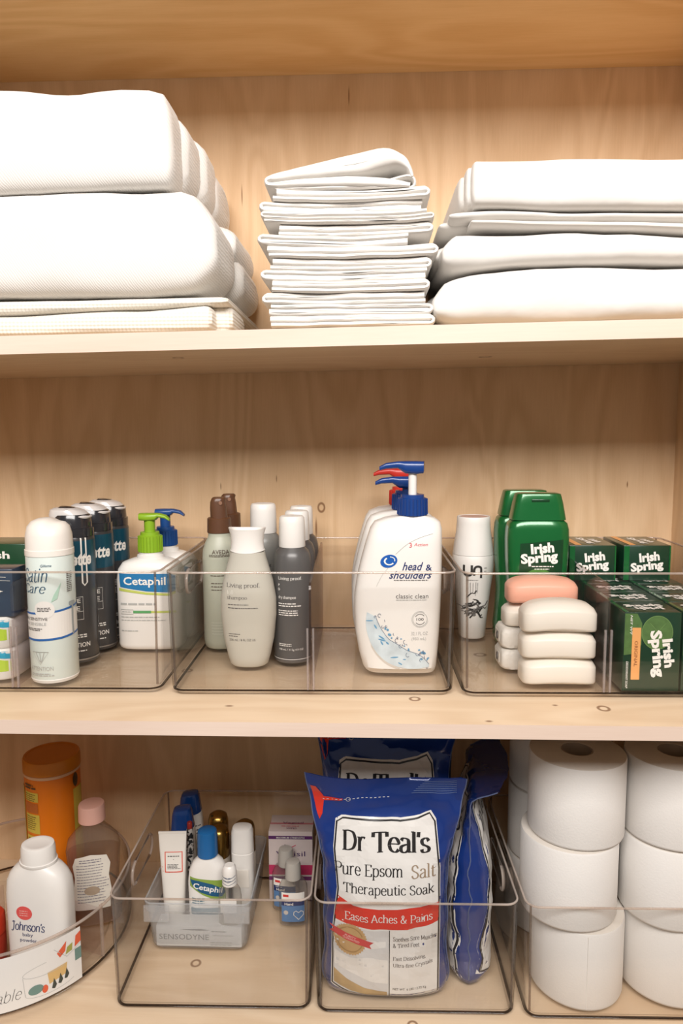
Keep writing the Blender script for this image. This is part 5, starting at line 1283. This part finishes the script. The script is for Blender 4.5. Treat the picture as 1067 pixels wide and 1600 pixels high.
    D('tear_line', mat('pale_blue_print', (.55, .55, .6), .4), S2() + sum([rect(-.088 + k * .006, .2925, -.085 + k * .006, .2935) for k in range(16)], S2()) + arc(-.052, .2928, .003, .003, 0, 360, .0007, 12), .0011)
    for k in range(7): D('seal_rib', mat('rib_blue', (.12, .17, .34), .25, coat=.4), line([(.036 + k * .003, .2985 + k * .0027), (.098, .303 + k * .0028)], .0007), .0009)
    return o
bag('blue salt bag facing front with the full white label', (.024, .9465, ZBI + .0022), -.01, .055, 1)
bag('blue salt bag peeking above the front bag', (.026, 1.024, ZBI + .0008), .02, .02, 2, False, H=.33, tall=1.17)
bag('blue salt bag at the very back of its bin', (.045, 1.11, ZBI), .12, 0, 3, False, H=.335, tall=1.15)
bag('blue salt bag turned edge-on with its side seam showing', (.155, 1.03, ZBI), pi / 2 - .12, 0, 4, False, W0=.083, T0=.032, H=.33, fold=.9, edge=True)

# ------------------------------------------------------------------ toilet paper
tp_m = mat('tissue_paper', (.80, .775, .745), .85, var=.02, scale=30, bump=.12, bscale=420, spec=.1)
core_m = mat('cardboard_core', (.42, .35, .28), .8, var=.06)
top_m = mat('tissue_edge', (.66, .61, .55), .9, var=.05, scale=200, spec=.1)
def roll(label, x, y, z, r=.0655, h=.1165, seed=0, sq=0):
    o = thing('toilet_paper_roll', label, 'toilet paper', (x, y, z), seed * .9, 'toilet paper rolls')
    n = 72
    def rg(rad, z_, k=1): return [((rad + k * (.0006 * math.sin(3 * t + seed) + sq * math.cos(2 * t))) * math.cos(t), (rad + k * (.0006 * math.sin(3 * t + seed) + sq * math.cos(2 * t))) * math.sin(t), z_) for t in [2 * pi * i / n for i in range(n)]]
    G().rings([rg(r - .005, 0), rg(r - .0015, .0012), rg(r, .005), rg(r, h - .004), rg(r - .001, h - .0012)], cap1=False).obj('paper', tp_m, o, 50)
    G().rings([rg(r - .001, h - .0012), rg(r - .0035, h), rg(.0225, h - .0004, 0), rg(.0215, h - .002, 0)], cap0=False, cap1=False).obj('wound_edge', top_m, o, 50)
    g = G().rings([rg(.0216, h - .0008, 0), rg(.0216, .002, 0), rg(.0204, .002, 0), rg(.0204, h - .0008, 0), rg(.0216, h - .0008, 0)], False, False); g.obj('cardboard_core', core_m, o, 40)
    # loose end of the sheet, a raised strip down the side
    a0 = -2.2 + seed
    G().tube([((r + .0003) * math.cos(a0), (r + .0003) * math.sin(a0), z_) for z_ in (.004, h * .3, h * .6, h - .004)], .0007, 5).obj('loose_end', tp_m, o)
    return o
S = .1172
Z0 = ZBI
roll('toilet paper roll at the bottom of the left front stack', .304, .9715, Z0, seed=.3)
roll('wide toilet paper roll in the middle of the left front stack', .2895, .973, Z0 + S, .0685, seed=1.2, sq=.0008)
roll('toilet paper roll on top of the left front stack', .2965, .972, Z0 + 2 * S, .0665, seed=2.0)
roll('toilet paper roll at the bottom of the right front stack', .4375, .979, Z0, seed=.9)
roll('toilet paper roll in the middle of the right front stack', .431, .975, Z0 + S, .0665, seed=2.6)
roll('toilet paper roll on top of the right front stack', .4325, .972, Z0 + 2 * S, .0665, seed=1.7)
for k, n_ in enumerate(('bottom', 'middle', 'top')):
    roll('toilet paper roll at the %s of the rear stack, behind the left one' % n_, .2965, 1.1105, Z0 + k * S, .0655, seed=.5 + k)
